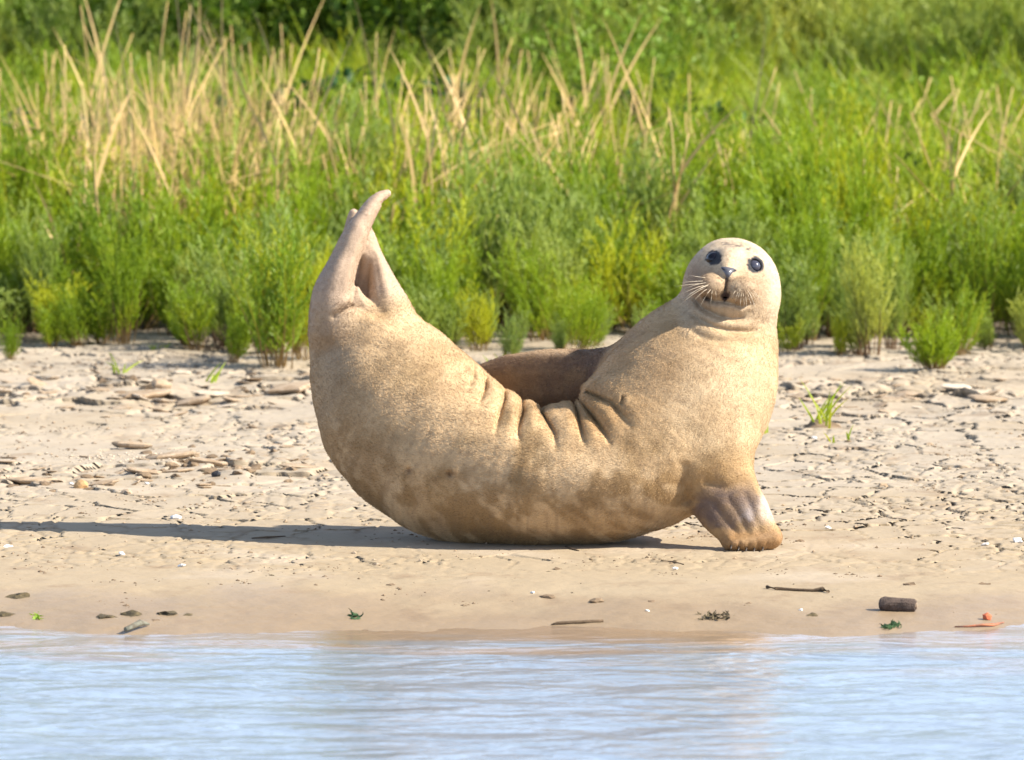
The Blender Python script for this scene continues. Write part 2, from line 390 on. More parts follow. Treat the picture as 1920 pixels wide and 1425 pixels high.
def seal_f(p):
    p = np.asarray(p, dtype=np.float64)
    u, v, w = p[:, 0], p[:, 1], p[:, 2]
    d = chain(p, SPINE)
    d = np.where(u < 860, smax(d, (578 + .10 * (u - 680)) - v, 26), d)
    d = smin(d, ell(p, HC, HR), 26)
    d = smin(d, ell(p, (1372, 560, 52), (80, 56, 56)), 24)                       # cheeks
    d = smin(d, ell(p, (1359, 540, 82), (56, 42, 50)), 22)                       # muzzle
    d = smin(d, chain(p, np.array([(1366, 485, 84, 17, 1.), (1362, 503, 108, 15, 1.), (1361, 515, 124, 11, 1.)])), 22)
    d = smin(d, ell(p, (1331, 538, 118), (28, 24, 34)), 5)                       # whisker pads
    d = smin(d, ell(p, (1386, 546, 117), (33, 27, 35)), 5)
    d = smin(d, ell(p, (1362, 572, 92), (40, 16, 32)), 10)                       # chin
    for (eu, ev, er) in EYES:
        ew = eye_w(eu, ev); nrm = np.array([(eu - HC[0]) / HR[0] ** 2, (ev - HC[1]) / HR[1] ** 2, (ew - HC[2]) / HR[2] ** 2]); nrm /= np.linalg.norm(nrm)
        q = p - np.array([eu, ev, ew]); ax = q @ nrm; rad = np.sqrt(np.maximum((q ** 2).sum(1) - ax ** 2, 0))
        if eu > 1400: d = smin(d, np.hypot(rad - (er + 1.2), ax + .5) - 1.9, 6)
        d = smax(d, -(np.sqrt(rad ** 2 + (ax + 5) ** 2) - er), 3)
    d = smax(d, -ell(p, (1357, 560, 118), (7, 3.2, 20)), 4)                      # mouth
    d = smin(d, smin(chain(p, LFL), chain(p, LFB), 12), 16)
    d = smin(d, chain(p, RFL), 14)
    d = smin(d, chain(p, np.array([(686, 610, -40, 46, .7), (684, 540, -42, 38, .7), (690, 510, -22, 26, .8), (690, 480, 2, 17, 1.), (693, 450, 2, 9, 1.)]) + HS), 8)
    d = smin(d, chain(p, np.array([(690, 600, 30, 30, 1.), (674, 566, 40, 14, 1.), (671, 545, 40, 5, 1.)]) + HS), 12)   # tail
    d = smin(d, smin(chain(p, FAR), chain(p, FARTOP), 30), 4 + 28 * sstep(1070, 1150, u))
    arm = smin(smin(chain(p, NEAR), chain(p, FOOT), 16), chain(p, MEMB), 14)
    d = smin(d, arm, 34)
    # creases and the folds between them
    front = sstep(-70, 10, w + sstep(880, 780, u) * 100)
    for L, dep, wd in CREASES:
        lo = np.min(np.array(L), 0) - 45; hi = np.max(np.array(L), 0) + 45
        mk = (u > lo[0]) & (u < hi[0]) & (v > lo[1]) & (v < hi[1]) & (np.abs(d) < 60)
        if not mk.any(): continue
        dist, fr = pdist(p[mk], L)
        if dep > 8 and L[0][0] > 860 and L[0][0] < 1180:
            fade = sstep(1.0, .35, fr)
            wv = wd * (.55 + .5 * fr); dep = dep * .66; dd = dep * fade * np.exp(-(dist / wv) ** 2) + dep * .42 * fade * np.exp(-(dist / (wd * 2.8)) ** 2) - dep * .13 * fade * np.exp(-((dist - 20) / 11) ** 2)
        else:
            fade = sstep(0, .15, fr) * sstep(1, .85, fr)
            dd = dep * fade * np.exp(-(dist / wd) ** 2) - dep * .18 * fade * np.exp(-((dist - wd * 2.6) / (wd * 1.3)) ** 2)
        d[mk] = d[mk] + dd * front[mk]
    # two small dimples, toes and slight unevenness of the hide
    for cu, cv, dep, sg in ((768, 880, 5, 5), (845, 888, 6, 6), (807, 812, 3, 4)):
        d = d + dep * np.exp(-((u - cu) ** 2 + (v - cv) ** 2) / sg ** 2) * front - dep * .3 * np.exp(-((u - cu - 9) ** 2 + (v - cv + 4) ** 2) / (sg * 1.6) ** 2) * front
    for k in range(5):
        fu = 1364 + k * 17.5
        d = d + 1.8 * np.exp(-((u - fu) / 3.2) ** 2) * sstep(1006, 1024, v) * sstep(1480, 1440, u)
    d = d + (vn(u / 55 + 3, v / 55 + w / 70, 91) - .5) * 5.0 + (vn(u / 22, v / 24 + w / 40, 92) - .5) * 1.4 * sstep(1500, 1250, u)
    return d

def seal_mesh(h=3.3):
    lo = np.array([545., 335., -265.]); hi = np.array([1495., 1055., 240.])
    n = np.ceil((hi - lo) / h).astype(int) + 1
    C = 6; nc = n // C + 2
    cg = np.stack(np.meshgrid(*[np.arange(k) for k in nc], indexing='ij'), -1).reshape(-1, 3)
    cd = seal_f(lo + cg * (C * h))
    cgd = cd.reshape(nc)
    full = np.repeat(np.repeat(np.repeat(np.sign(cgd), C, 0), C, 1), C, 2)[:n[0], :n[1], :n[2]].astype(np.float32) * 1e3
    near = np.abs(cgd) < C * h * 1.35
    nb = np.repeat(np.repeat(np.repeat(near, C, 0), C, 1), C, 2)[:n[0], :n[1], :n[2]]
    ii = np.argwhere(nb)
    full[nb] = np.concatenate([seal_f(lo + ii[k:k + 400000] * h) for k in range(0, len(ii), 400000)])
    D = full
    s = D < 0
    cell = np.zeros(np.array(D.shape) - 1, dtype=np.int8)
    for dx in (0, 1):
        for dy in (0, 1):
            for dz in (0, 1):
                cell += s[dx:dx + cell.shape[0], dy:dy + cell.shape[1], dz:dz + cell.shape[2]]
    act = (cell > 0) & (cell < 8)
    cid = np.full(act.shape, -1, dtype=np.int64); ai = np.argwhere(act); cid[act] = np.arange(len(ai))
    V = lo + (ai + .5) * h
    F = []
    for ax in range(3):
        o = [0, 0, 0]; o[ax] = 1
        a = D[:D.shape[0] - o[0], :D.shape[1] - o[1], :D.shape[2] - o[2]] < 0
        b = D[o[0]:, o[1]:, o[2]:] < 0
        e = np.argwhere(a != b)
        b1, b2 = (ax + 1) % 3, (ax + 2) % 3
        e = e[(e[:, b1] > 0) & (e[:, b2] > 0) & (e[:, b1] < D.shape[b1] - 1) & (e[:, b2] < D.shape[b2] - 1)]
        ins = a[e[:, 0], e[:, 1], e[:, 2]]
        def cc(d1, d2):
            q = e.copy(); q[:, b1] -= d1; q[:, b2] -= d2; return cid[q[:, 0], q[:, 1], q[:, 2]]
        q = np.stack([cc(1, 1), cc(0, 1), cc(0, 0), cc(1, 0)], 1)
        q[~ins] = q[~ins][:, ::-1]
        F.append(q)
    F = np.concatenate(F); F = F[(F >= 0).all(1)]
    for it in range(4):
        d = seal_f(V); g = np.stack([seal_f(V + np.eye(3)[k] * .8) - d for k in range(3)], 1) / .8
        V = V - (np.clip(d, -4, 4) / np.maximum((g ** 2).sum(1), .25))[:, None] * g * .8
        if it < 2:                                         # even the vertices out between the projections
            acc = np.zeros_like(V); cnt = np.zeros(len(V))
            for k in range(4):
                np.add.at(acc, F[:, k], V[F[:, (k + 1) % 4]] + V[F[:, (k - 1) % 4]]); np.add.at(cnt, F[:, k], 2)
            V = V * .45 + .55 * acc / np.maximum(cnt, 1)[:, None]
    # keep the largest connected piece only
    d = seal_f(V); g = np.stack([seal_f(V + np.eye(3)[k] * .8) - d for k in range(3)], 1)
    N = g / (np.linalg.norm(g, axis=1)[:, None] + 1e-9)
    return V, F, N
def to_world(p):
    p = np.asarray(p, dtype=np.float64)
    a = (p[:, 0] - 960) / 1000; b = (1018 - p[:, 1]) / 1000; c = p[:, 2] / 1000
    return np.array(SEAL_O)[None] + a[:, None] * np.array(SX) + b[:, None] * np.array(SU) + c[:, None] * np.array(SW)

def pigment(p):
    u, v, w = p[:, 0], p[:, 1], p[:, 2]
    L = lambda r, g, b: np.array([r, g, b])
    c = np.tile(L(.525, .365, .20), (len(p), 1))
    def lay(m, col): 
        nonlocal c
        m = np.clip(m, 0, 1)[:, None]; c = c * (1 - m) + np.array(col) * m
    def blob(cu, cv, ru, rv, e=2): return np.exp(-(np.abs((u - cu) / ru) ** e + np.abs((v - cv) / rv) ** e))
    n1 = fbm(u / 70 + w / 90, v / 70 + 5, 101, 4); n2 = fbm(u / 24 + w / 40, v / 24, 102, 3); n3 = vn(u / 5, v / 5 + w / 6, 103); n4 = fbm(u / 150 + 3 + w / 150, v / 150, 104, 3)
    lay(sstep(.42, .70, n1) * .65, L(.31, .20, .09))
    lay(sstep(.52, .30, n4) * .5, L(.53, .39, .235))
    lay(sstep(860, 930, v + (n1 - .5) * 260) * sstep(.36, .58, n2 * .6 + n1 * .4) * .75, L(.25, .15, .06))                  # lower flank: golden fur, with underside shade painted into it in patches
    lay(blob(625, 650, 60, 130) * .7 * sstep(.3, .6, n1 + .1), L(.33, .245, .16))
    lay(blob(640, 850, 90, 110) * .75 * sstep(.3, .6, n2 + .1), L(.29, .18, .08))
    lay(blob(1240, 690, 100, 85) * .7, L(.30, .19, .095))
    lay(blob(1125, 790, 50, 50) * .7, L(.36, .20, .07)); lay(blob(1180, 770, 40, 40) * .5, L(.36, .215, .09))
    lay(blob(1215, 900, 55, 45) * .55 * sstep(.4, .6, n2 + .05), L(.36, .23, .10))
    lay(blob(1372, 760, 110, 120, 4) * .35, L(.53, .42, .27))
    # head
    hd = sstep(650, 590, v) * sstep(1255, 1290, u)
    lay(hd * .9, L(.485, .365, .235))
    lay(hd * sstep(520, 450, v) * .6, L(.55, .45, .33)); lay(hd * sstep(1425, 1450, u) * .5, L(.62, .52, .38))  # right edge of the head lightened in the fur colour as if sunlit
    lay(hd * (blob(1306, 532, 24, 42) * 1.2 + blob(1418, 545, 26, 34) * .7) * (.45 + .5 * n2), L(.22, .14, .085))
    lay(hd * blob(1360, 545, 52, 34, 4) * (.45 + .55 * sstep(.42, .62, n2)), L(.27, .18, .10))
    lay(hd * blob(1360, 545, 54, 30, 4) * sstep(.55, .85, n3) * .85, L(.17, .11, .065))
    lay(hd * (blob(1359, 458, 9, 5) + blob(1380, 462, 12, 6) + blob(1401, 468, 8, 6) + blob(1317, 467, 4, 4)) * sstep(.35, .7, n3) * .9, L(.07, .06, .06))
    lay(hd * sstep(.62, .9, vn(u / 3.5, v / 3.5, 131)) * .35, L(.24, .16, .10)); lay(hd * blob(1372, 492, 60, 50) * sstep(.60, .8, n2) * .5, L(.36, .25, .16))
    for eu, ev, er in EYES:
        e = np.hypot(u - eu, v - ev); lay(hd * sstep(er + 3.8, er + .8, e + (n3 - .5) * 3.5) * sstep(-40, 0, w), L(.018, .018, .022))
    lay(hd * sstep(1.25, .75, np.sqrt(((u - 1357) / (9.5 - .45 * (v - 556))) ** 2 + ((v - 559) / 7.5) ** 2) + (n3 - .5) * .9) * sstep(50, 80, w), L(.03, .014, .012))
    md, _ = pdist(p, CREASES[13][0]); lay(hd * sstep(4.5, 1.5, md) * sstep(40, 70, w) * .55 * sstep(1425, 1330, u), L(.07, .04, .03)); lay(hd * blob(1323, 561, 8, 5) * .95, L(.03, .02, .016))
    # flippers
    lay(sstep(605, 530, v + (n1 - .5) * 60) * sstep(800, 760, u) * .85, L(.41, .30, .215)); lay(sstep(470, 400, v) * sstep(800, 760, u) * .4, L(.46, .33, .24))
    lay(sstep(690, 600, v) * sstep(690, 610, u) * (.3 + .4 * n2), L(.30, .225, .17))
    fd = np.minimum(chain(p, FAR), chain(p, FARTOP)); lay(sstep(26, 4, fd) * sstep(-20, -50, w) * sstep(1185, 1120, u), L(.15, .09, .05))  # far flipper: dark fur, with its shade put into the colour too
    fq = sstep(30, 8, fd) * sstep(-20, -50, w); lay(fq * blob(1100, 692, 52, 24) * .85 * (.5 + .6 * n2), L(.075, .055, .05)); lay(fq * sstep(668, 655, v) * sstep(1085, 1060, u) * .8, L(.46, .32, .19))  # shaded patch and sunlit top rim painted into the far flipper's colour
    pass
    nd = chain(p, NEAR); ar = sstep(14, 2, nd) * sstep(860, 900, v)
    lay(ar * .75, L(.36, .225, .10))
    nd = np.minimum(nd, chain(p, MEMB)); pa = sstep(.38, .62, fbm(u / 20 + 1, v / 20, 110, 4) * .7 + .42 * blob(1362, 945, 60, 46, 3)) * (.55 + .6 * n2)
    lay(blob(1365, 885, 55, 36) * .75, L(.36, .22, .09))
    lay(ar * sstep(895, 925, v) * sstep(1003, 985, v) * pa, L(.135, .09, .07))
    lay(ar * sstep(1412, 1432, u + (n2 - .5) * 20) * sstep(990, 960, v) * .85, L(.56, .45, .36))  # pale highlight along the flipper's right edge, put into the hide colour
    lay(ar * blob(1398, 970, 14, 22) * .6 * sstep(.4, .7, n2 + .1), L(.50, .44, .42))  # whitish sheen painted onto the flipper patch
    ft = sstep(985, 1002, v) * sstep(1340, 1352, u); lay(ft * .85 * sstep(.25, .6, n2 + .2), L(.31, .175, .075))
    lay(blob(648, 572, 22, 12) * .6 * sstep(.35, .6, n3), L(.12, .08, .055))
    lay(blob(768, 882, 6, 6) * .8, L(.20, .11, .05)); lay(blob(845, 889, 8, 7) * .8, L(.20, .11, .05))
    n6 = fbm(u / 40 + 9, v / 34 + w / 50, 141, 4); lay(sstep(.50, .72, n6) * .4 * sstep(600, 640, v), L(.27, .17, .08)); n5 = vn(u / 9 + 40, v / 5.5 + w / 7, 120); lay(sstep(.60, .85, n5) * .30 * sstep(610, 640, v), L(.25, .16, .085)); c = c * (.93 + .14 * n3)[:, None]
    return np.clip(c, .01, .8)

SV, SF, SN = seal_mesh()
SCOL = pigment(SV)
SWV = to_world(SV)
SHIFT = -.012 - SWV[:, 2].min()
SEAL_O = SEAL_O + Vector((0, 0, SHIFT)); SWV[:, 2] += SHIFT
print('seal verts', len(SV), 'faces', len(SF), 'shift', SHIFT)
ROOT = Vector((0.06, 14.0, 0.0))
seal = obj('seal', None, loc=ROOT, label='pale tan seal lying curved like a banana on the cracked mud, head and tail raised', cat='seal')
m = NT('seal_hide')
at = m.add('Attribute', attribute_name='pig'); O = m.objc()
spk = m.mapr(m.noise(O, 340, 3, .6), .60, .72)
c = m.mix(m.math('MULTIPLY', spk, .30), at.outputs['Color'], c4(.17, .105, .055))
c = m.mix(m.mapr(m.noise(m.scale(O, 1, 1, 2.2), 210, 3, .6), .50, .68, 0, .36), c, m.mix(1.0, c, c4(.62, .56, .46), 'MULTIPLY'))
m.link(c, m.bsdf.inputs['Base Color']); m.bsdf.inputs['Roughness'].default_value = .62
m.bsdf.inputs['Specular IOR Level'].default_value = .35
fb = m.noise(m.scale(O, 1, 1, 2.2), 300, 3, .65)
m.link(m.bump(fb, .75, .0022, m.bump(m.noise(O, 60, 4, .6), .35, .004)), m.bsdf.inputs['Normal'])
sme = mesh_from('body', SWV - np.array(ROOT), SF, m.m, True)
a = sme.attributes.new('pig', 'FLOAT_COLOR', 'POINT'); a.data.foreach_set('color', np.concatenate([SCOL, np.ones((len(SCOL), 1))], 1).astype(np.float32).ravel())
obj('body', sme, seal)

# short fur that lies along the body
def fur(count):
    r = np.random.default_rng(3)
    A = SV[SF[:, 0]]; Bv = SV[SF[:, 1]]; Cv = SV[SF[:, 2]]; Dv = SV[SF[:, 3]]
    area = np.linalg.norm(np.cross(Bv - A, Cv - A), axis=1) + np.linalg.norm(np.cross(Cv - A, Dv - A), axis=1)
    cen = (A + Cv) / 2
    wgt = area * (SN[SF[:, 0]][:, 2] > -.55) * np.where((cen[:, 1] < 620) & (cen[:, 0] > 1260), 1.5, 1.0)
    skip = np.zeros(len(cen), bool)
    for eu, ev, er in EYES: skip |= np.hypot(cen[:, 0] - eu, cen[:, 1] - ev) < er + 6
    skip |= (np.hypot((cen[:, 0] - 1357) / 11, (cen[:, 1] - 557) / 11) < 1.1) | ((np.abs(cen[:, 0] - 1363) < 13) & (np.abs(cen[:, 1] - 511) < 10) & (cen[:, 2] > 60))
    wgt = wgt * ~skip
    f = r.choice(len(SF), count, p=wgt / wgt.sum())
    s = r.random((count, 1)); t = r.random((count, 1))
    p = (A[f] * (1 - s) + Bv[f] * s) * (1 - t) + (Dv[f] * (1 - s) + Cv[f] * s) * t
    nn = SN[SF[f, 0]]
    # lay of the fur: from head to tail along the spine, away from the nose on the face, down the arm
    tan = SPINE[:-1, :3] - SPINE[1:, :3]; mid = .5 * (SPINE[:-1, :3] + SPINE[1:, :3])
    best = np.argmin(((p[:, None, :2] - mid[None, :, :2]) ** 2).sum(2), 1) if count < 1000 else np.concatenate([np.argmin(((p[k:k + 20000, None, :2] - mid[None, :, :2]) ** 2).sum(2), 1) for k in range(0, count, 20000)])
    d = tan[best]; d /= np.linalg.norm(d, axis=1)[:, None]
    face = sstep(610, 570, p[:, 1]) * (p[:, 0] > 1260); fd = p - np.array([1361, 512, 150]); fd /= np.linalg.norm(fd, axis=1)[:, None]
    d = d * (1 - face[:, None]) + fd * face[:, None]
    arm = (sstep(860, 900, p[:, 1]) * (p[:, 0] > 1300))[:, None]; d = d * (1 - arm) + np.array([.35, .9, 0]) * arm
    hf = (sstep(570, 530, p[:, 1]) * (p[:, 0] < 800))[:, None]; d = d * (1 - hf) + np.array([.25, -.95, 0]) * hf
    d = d - (d * nn).sum(1)[:, None] * nn; d /= np.linalg.norm(d, axis=1)[:, None] + 1e-6
    d = d + r.normal(0, .22, d.shape)
    hn = sstep(600, 540, p[:, 1] + (vn(p[:, 0] / 14, p[:, 1] / 14, 77) - .5) * 40) * (p[:, 0] < 800)
    ln = r.uniform(2.6, 5.0, (count, 1)) * (1 - .45 * hn[:, None]) * (1 - .5 * arm) * np.where((face > .5)[:, None], .6, 1)
    tuft = ((np.hypot((p[:, 0] - 650) / 26, (p[:, 1] - 575) / 14) < 1) & (p[:, 2] > -110))[:, None]; ln = ln * np.where(tuft, 2.6, 1)
    d = d + np.where(tuft, np.array([[.35, .8, .3]]) * .8, 0)
    p0 = p - nn * .6; p1 = p + d * ln * .5 + nn * ln * .15; p2 = p + d * ln + nn * ln * .17
    pts = np.stack([to_world(p0), to_world(p1), to_world(p2)], 1) - np.array(ROOT)
    cu = bpy.data.hair_curves.new('fur'); cu.add_curves([3] * count)
    cu.attributes['position'].data.foreach_set('vector', pts.astype(np.float32).ravel())
    ra = cu.attributes.new('radius', 'FLOAT', 'POINT'); ra.data.foreach_set('value', np.tile(np.array([.00022, .00018, .00006], dtype=np.float32), count))
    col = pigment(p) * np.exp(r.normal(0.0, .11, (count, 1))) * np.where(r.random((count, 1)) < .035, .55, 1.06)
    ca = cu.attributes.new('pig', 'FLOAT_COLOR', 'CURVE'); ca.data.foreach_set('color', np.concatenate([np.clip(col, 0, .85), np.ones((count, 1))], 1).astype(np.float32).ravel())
    m = NT('seal_fur'); at = m.add('Attribute', attribute_name='pig'); m.link(at.outputs['Color'], m.bsdf.inputs['Base Color'])
    m.bsdf.inputs['Roughness'].default_value = .5; m.bsdf.inputs['Specular IOR Level'].default_value = .3
    cu.materials.append(m.m)
    obj('fur', cu, seal, kind='stuff')
fur(190000)

def local(p): return to_world(np.atleast_2d(p)) - np.array(ROOT)
def surf_w(u, v, hi=200, lo=-50):
    ws = np.linspace(hi, lo, 600); f = seal_f(np.stack([np.full(600, u), np.full(600, v), ws], 1)); k = np.argmax(f < 0); return ws[k]
# eyes
me_eye = NT('eye_black'); me_eye.bsdf.inputs['Base Color'].default_value = c4(.006, .006, .010); me_eye.bsdf.inputs['Roughness'].default_value = .12
me_eye.bsdf.inputs['Coat Weight'].default_value = .0; me_eye.bsdf.inputs['Specular IOR Level'].default_value = .3; me_eye.bsdf.inputs['Coat Roughness'].default_value = .02
me_grey = NT('eye_grey_reflection'); me_grey.bsdf.inputs['Base Color'].default_value = c4(.045, .045, .062); me_grey.bsdf.inputs['Roughness'].default_value = .08  # grey lens reflection put into the eye's base colour
def ball(r, cu, cv, cw, nu=28, nv=16, sq=(1, 1, 1)):
    V = []; F = []
    for j in range(nv + 1):
        th = math.pi * j / nv
        for i in range(nu):
            ph = 2 * math.pi * i / nu
            V.append((cu + r * sq[0] * math.sin(th) * math.cos(ph), cv - r * sq[1] * math.cos(th), cw + r * sq[2] * math.sin(th) * math.sin(ph)))
    for j in range(nv):
        for i in range(nu): F.append((j * nu + i, j * nu + (i + 1) % nu, (j + 1) * nu + (i + 1) % nu, (j + 1) * nu + i))
    return local(np.array(V)), F
for k, (eu, ev, er) in enumerate(EYES):
    ew = eye_w(eu, ev); n = np.array([(eu - HC[0]) / HR[0] ** 2, (ev - HC[1]) / HR[1] ** 2, (ew - HC[2]) / HR[2] ** 2]); n /= np.linalg.norm(n)
    c = np.array([eu, ev, ew]) - n * (5.0 if k == 0 else 7.0)
    V, F = ball(er + (2.6 if k == 0 else -1.0), *c, sq=(1.06, .94, 1))
    o = obj('eye', mesh_from('eye', V, F, (me_eye if k == 0 else me_grey).m, True), seal)
    if k == 1: o['label'] = 'dark wet eye with a grey reflection put into its colour'
    else: o['label'] = 'round black eye'
# nose: a dark T-shaped pad with two slits
mn = NT('nose_skin'); mn.bsdf.inputs['Base Color'].default_value = c4(.085, .085, .10); mn.bsdf.inputs['Roughness'].default_value = .28
out = [(1349.5, 501.5), (1353, 499.5), (1358, 500), (1364, 500.8), (1371, 502), (1377.5, 505.5), (1375, 509), (1370, 511), (1367, 515), (1363.5, 520), (1360.5, 525), (1358, 519), (1356, 513), (1353, 507.5)]
cu, cv = 1362.5, 507.5
out = [(cu + (a - cu) * 1.16, cv + 3 + (b - cv) * 1.08) for a, b in out]; cv += 3
V = []; F = []; n = len(out)
for ring, (s, lift) in enumerate(((1.0, -1.0), (.86, 1.6), (.5, 3.2))):
    for (a, b) in out:
        uu = cu + (a - cu) * s; vv = cv + (b - cv) * s; V.append((uu, vv, surf_w(uu, vv) + lift))
V.append((cu, cv, surf_w(cu, cv) + 3.8))
for rg in range(2):
    for i in range(n): F.append((rg * n + i, rg * n + (i + 1) % n, (rg + 1) * n + (i + 1) % n, (rg + 1) * n + i)[::-1])
for i in range(n): F.append((2 * n + i, 2 * n + (i + 1) % n, 3 * n)[::-1])
nose = obj('nose', mesh_from('nose', local(np.array(V)), F, mn.m, True), seal)
mk = NT('nostril_dark'); mk.bsdf.inputs['Base Color'].default_value = c4(.008, .007, .008); mk.bsdf.inputs['Roughness'].default_value = .4
for a, b in (((1349.3, 505.2), (1357.3, 511.5)), ((1377.4, 509), (1367.7, 513.2))):
    pts = [(a[0] + (b[0] - a[0]) * t, a[1] + (b[1] - a[1]) * t + math.sin(t * 3.1) * -.8) for t in (0, .33, .66, 1)]
    mb = MB(); q = [Vector(local(np.array([(x, y, surf_w(x, y) + 1.6)]))[0]) for x, y in pts]
    mb.tube(q, [.0006, .0018, .0016, .0006], 6)
    obj('nostril', mb.mesh('nostril', mk.m, True), nose)
# whiskers
mw = NT('whisker_pale'); mw.bsdf.inputs['Base Color'].default_value = c4(.58, .49, .36); mw.bsdf.inputs['Roughness'].default_value = .35
wr = random.Random(5)
WH = [((1320, 524), (1288, 520)), ((1316, 530), (1272, 534)), ((1314, 535), (1262, 541)), ((1318, 538), (1274, 556)), ((1322, 541), (1272, 575)), ((1326, 538), (1282, 560)),
      ((1324, 544), (1294, 572)), ((1330, 545), (1306, 585)), ((1332, 548), (1328, 578)), ((1338, 548), (1339, 567)), ((1327, 536), (1277, 566)), ((1322, 533), (1279, 545)),
      ((1375, 548), (1368, 563)), ((1380, 550), (1374, 570)), ((1386, 553), (1383, 580)), ((1389, 552), (1391, 583)), ((1393, 554), (1396, 586)), ((1397, 553), (1405, 583)),
      ((1400, 551), (1411, 581)), ((1402, 549), (1416, 574)), ((1405, 546), (1424, 571)), ((1384, 545), (1379, 566)), ((1396, 545), (1414, 590)), ((1406, 551), (1428, 578))]
for (a, b) in WH:
    wa = surf_w(*a) - 2; out_w = 14 + wr.random() * 12; pts = []
    for t in (0, .25, .5, .75, 1):
        sag = (1 - (1 - t) ** 2)
        pts.append((a[0] + (b[0] - a[0]) * t, a[1] + (b[1] - a[1]) * (t * .6 + .4 * t * t), wa + out_w * 1.6 * t * (1 - .55 * t) + 4 * t))
    mb = MB(); mb.tube([Vector(x) for x in local(np.array(pts))], [.00042, .00038, .00032, .00022, .00008], 4)
    obj('whisker', mb.mesh('whisker', mw.m, True), seal)
# claws of the near flipper
mc = NT('claw_horn'); mc.bsdf.inputs['Base Color'].default_value = c4(.045, .035, .028); mc.bsdf.inputs['Roughness'].default_value = .35
for k, (a, b) in enumerate(((1367, 1025), (1381, 1028), (1395, 1029.5), (1410, 1030.5), (1426, 1029))):
    wa = surf_w(a, b - 6, 230) - 3
    mb = MB(); mb.tube([Vector(x) for x in local(np.array([(a, b - 5, wa - 2), (a - .5, b - 2, wa + 4), (a - 1.5, b + 1.0, wa + 9), (a - 2.2, b + 3, wa + 12)]))], [.0022, .0022, .0016, .0004], 6)
    obj('claw', mb.mesh('claw', mc.m, True), seal)
# ------------------------------------------------------------------ saltmarsh plants
def leaf_mat(name, lo, hi, tip, stem, trans=.38, seedpatch=1.3):
    m = NT(name)
    oi = m.add('ObjectInfo'); at = m.add('Attribute', attribute_name='tint')
    pat = m.noise(oi.outputs['Location'], seedpatch, 3)
    f = m.math('ADD', m.math('MULTIPLY', oi.outputs['Random'], .55), m.mapr(pat, .35, .65, 0, .45))
    c = m.mix(f, lo, hi)
    c = m.mix(m.mapr(m.math('FRACT', m.math('MULTIPLY', oi.outputs['Random'], 7.31)), .70, 1.0, 0, .75), c, tip)
    c = m.mix(m.mapr(m.noise(m.pos(), 14, 3), .45, .75, 0, .35), c, tip)
    c = m.mix(m.mapr(at.outputs['Fac'], 0, 1), c, stem)
    d = m.add('BsdfDiffuse'); t = m.add('BsdfTranslucent'); g = m.add('BsdfGlossy'); g.inputs['Roughness'].default_value = .45
    m.link(c, d.inputs['Color']); m.link(m.mix(1.0, c, c4(1.25, 1.15, .55), 'MULTIPLY'), t.inputs['Color'])
    mx = m.add('MixShader'); mx.inputs[0].default_value = trans; m.link(d.outputs[0], mx.inputs[1]); m.link(t.outputs[0], mx.inputs[2])
    m2 = m.add('MixShader'); m2.inputs[0].default_value = .02; m.link(mx.outputs[0], m2.inputs[1]); m.link(g.outputs[0], m2.inputs[2])
    m.link(m2.outputs[0], m.out.inputs['Surface']); m.n.remove(m.bsdf)
    return m.m
M_GLASS = leaf_mat('glasswort_leaf', c4(.15, .245, .018), c4(.30, .41, .020), c4(.49, .50, .028), c4(.27, .18, .07))
M_GREY = leaf_mat('seablite_leaf', c4(.20, .285, .07), c4(.31, .40, .08), c4(.43, .46, .09), c4(.17, .10, .05))
M_DARK = leaf_mat('dark_leaf', c4(.12, .21, .030), c4(.21, .33, .036), c4(.36, .44, .06), c4(.07, .06, .03), .3, .8)
M_OLIVE = leaf_mat('olive_leaf', c4(.23, .31, .07), c4(.34, .41, .08), c4(.46, .48, .11), c4(.16, .12, .06), .35, .6)
M_BROWN = leaf_mat('withered_leaf', c4(.26, .17, .10), c4(.36, .25, .15), c4(.42, .32, .20), c4(.2, .13, .08), .3)
M_GRASS = leaf_mat('grass_blade', c4(.19, .30, .018), c4(.34, .46, .022), c4(.54, .52, .05), c4(.34, .28, .12), .4)
def straw_mat():
    m = NT('straw'); oi = m.add('ObjectInfo'); at = m.add('Attribute', attribute_name='tint')
    c = m.mix(oi.outputs['Random'], c4(.46, .30, .10), c4(.57, .41, .165)); c = m.mix(at.outputs['Fac'], c, c4(.34, .22, .10))
    c = m.mix(m.mapr(m.noise(m.scale(m.objc(), 1, 1, .12), 90, 3), .5, .75, 0, .45), c, c4(.33, .22, .11))
    m.link(c, m.bsdf.inputs['Base Color']); m.bsdf.inputs['Roughness'].default_value = .6
    return m.m
M_STRAW = straw_mat()

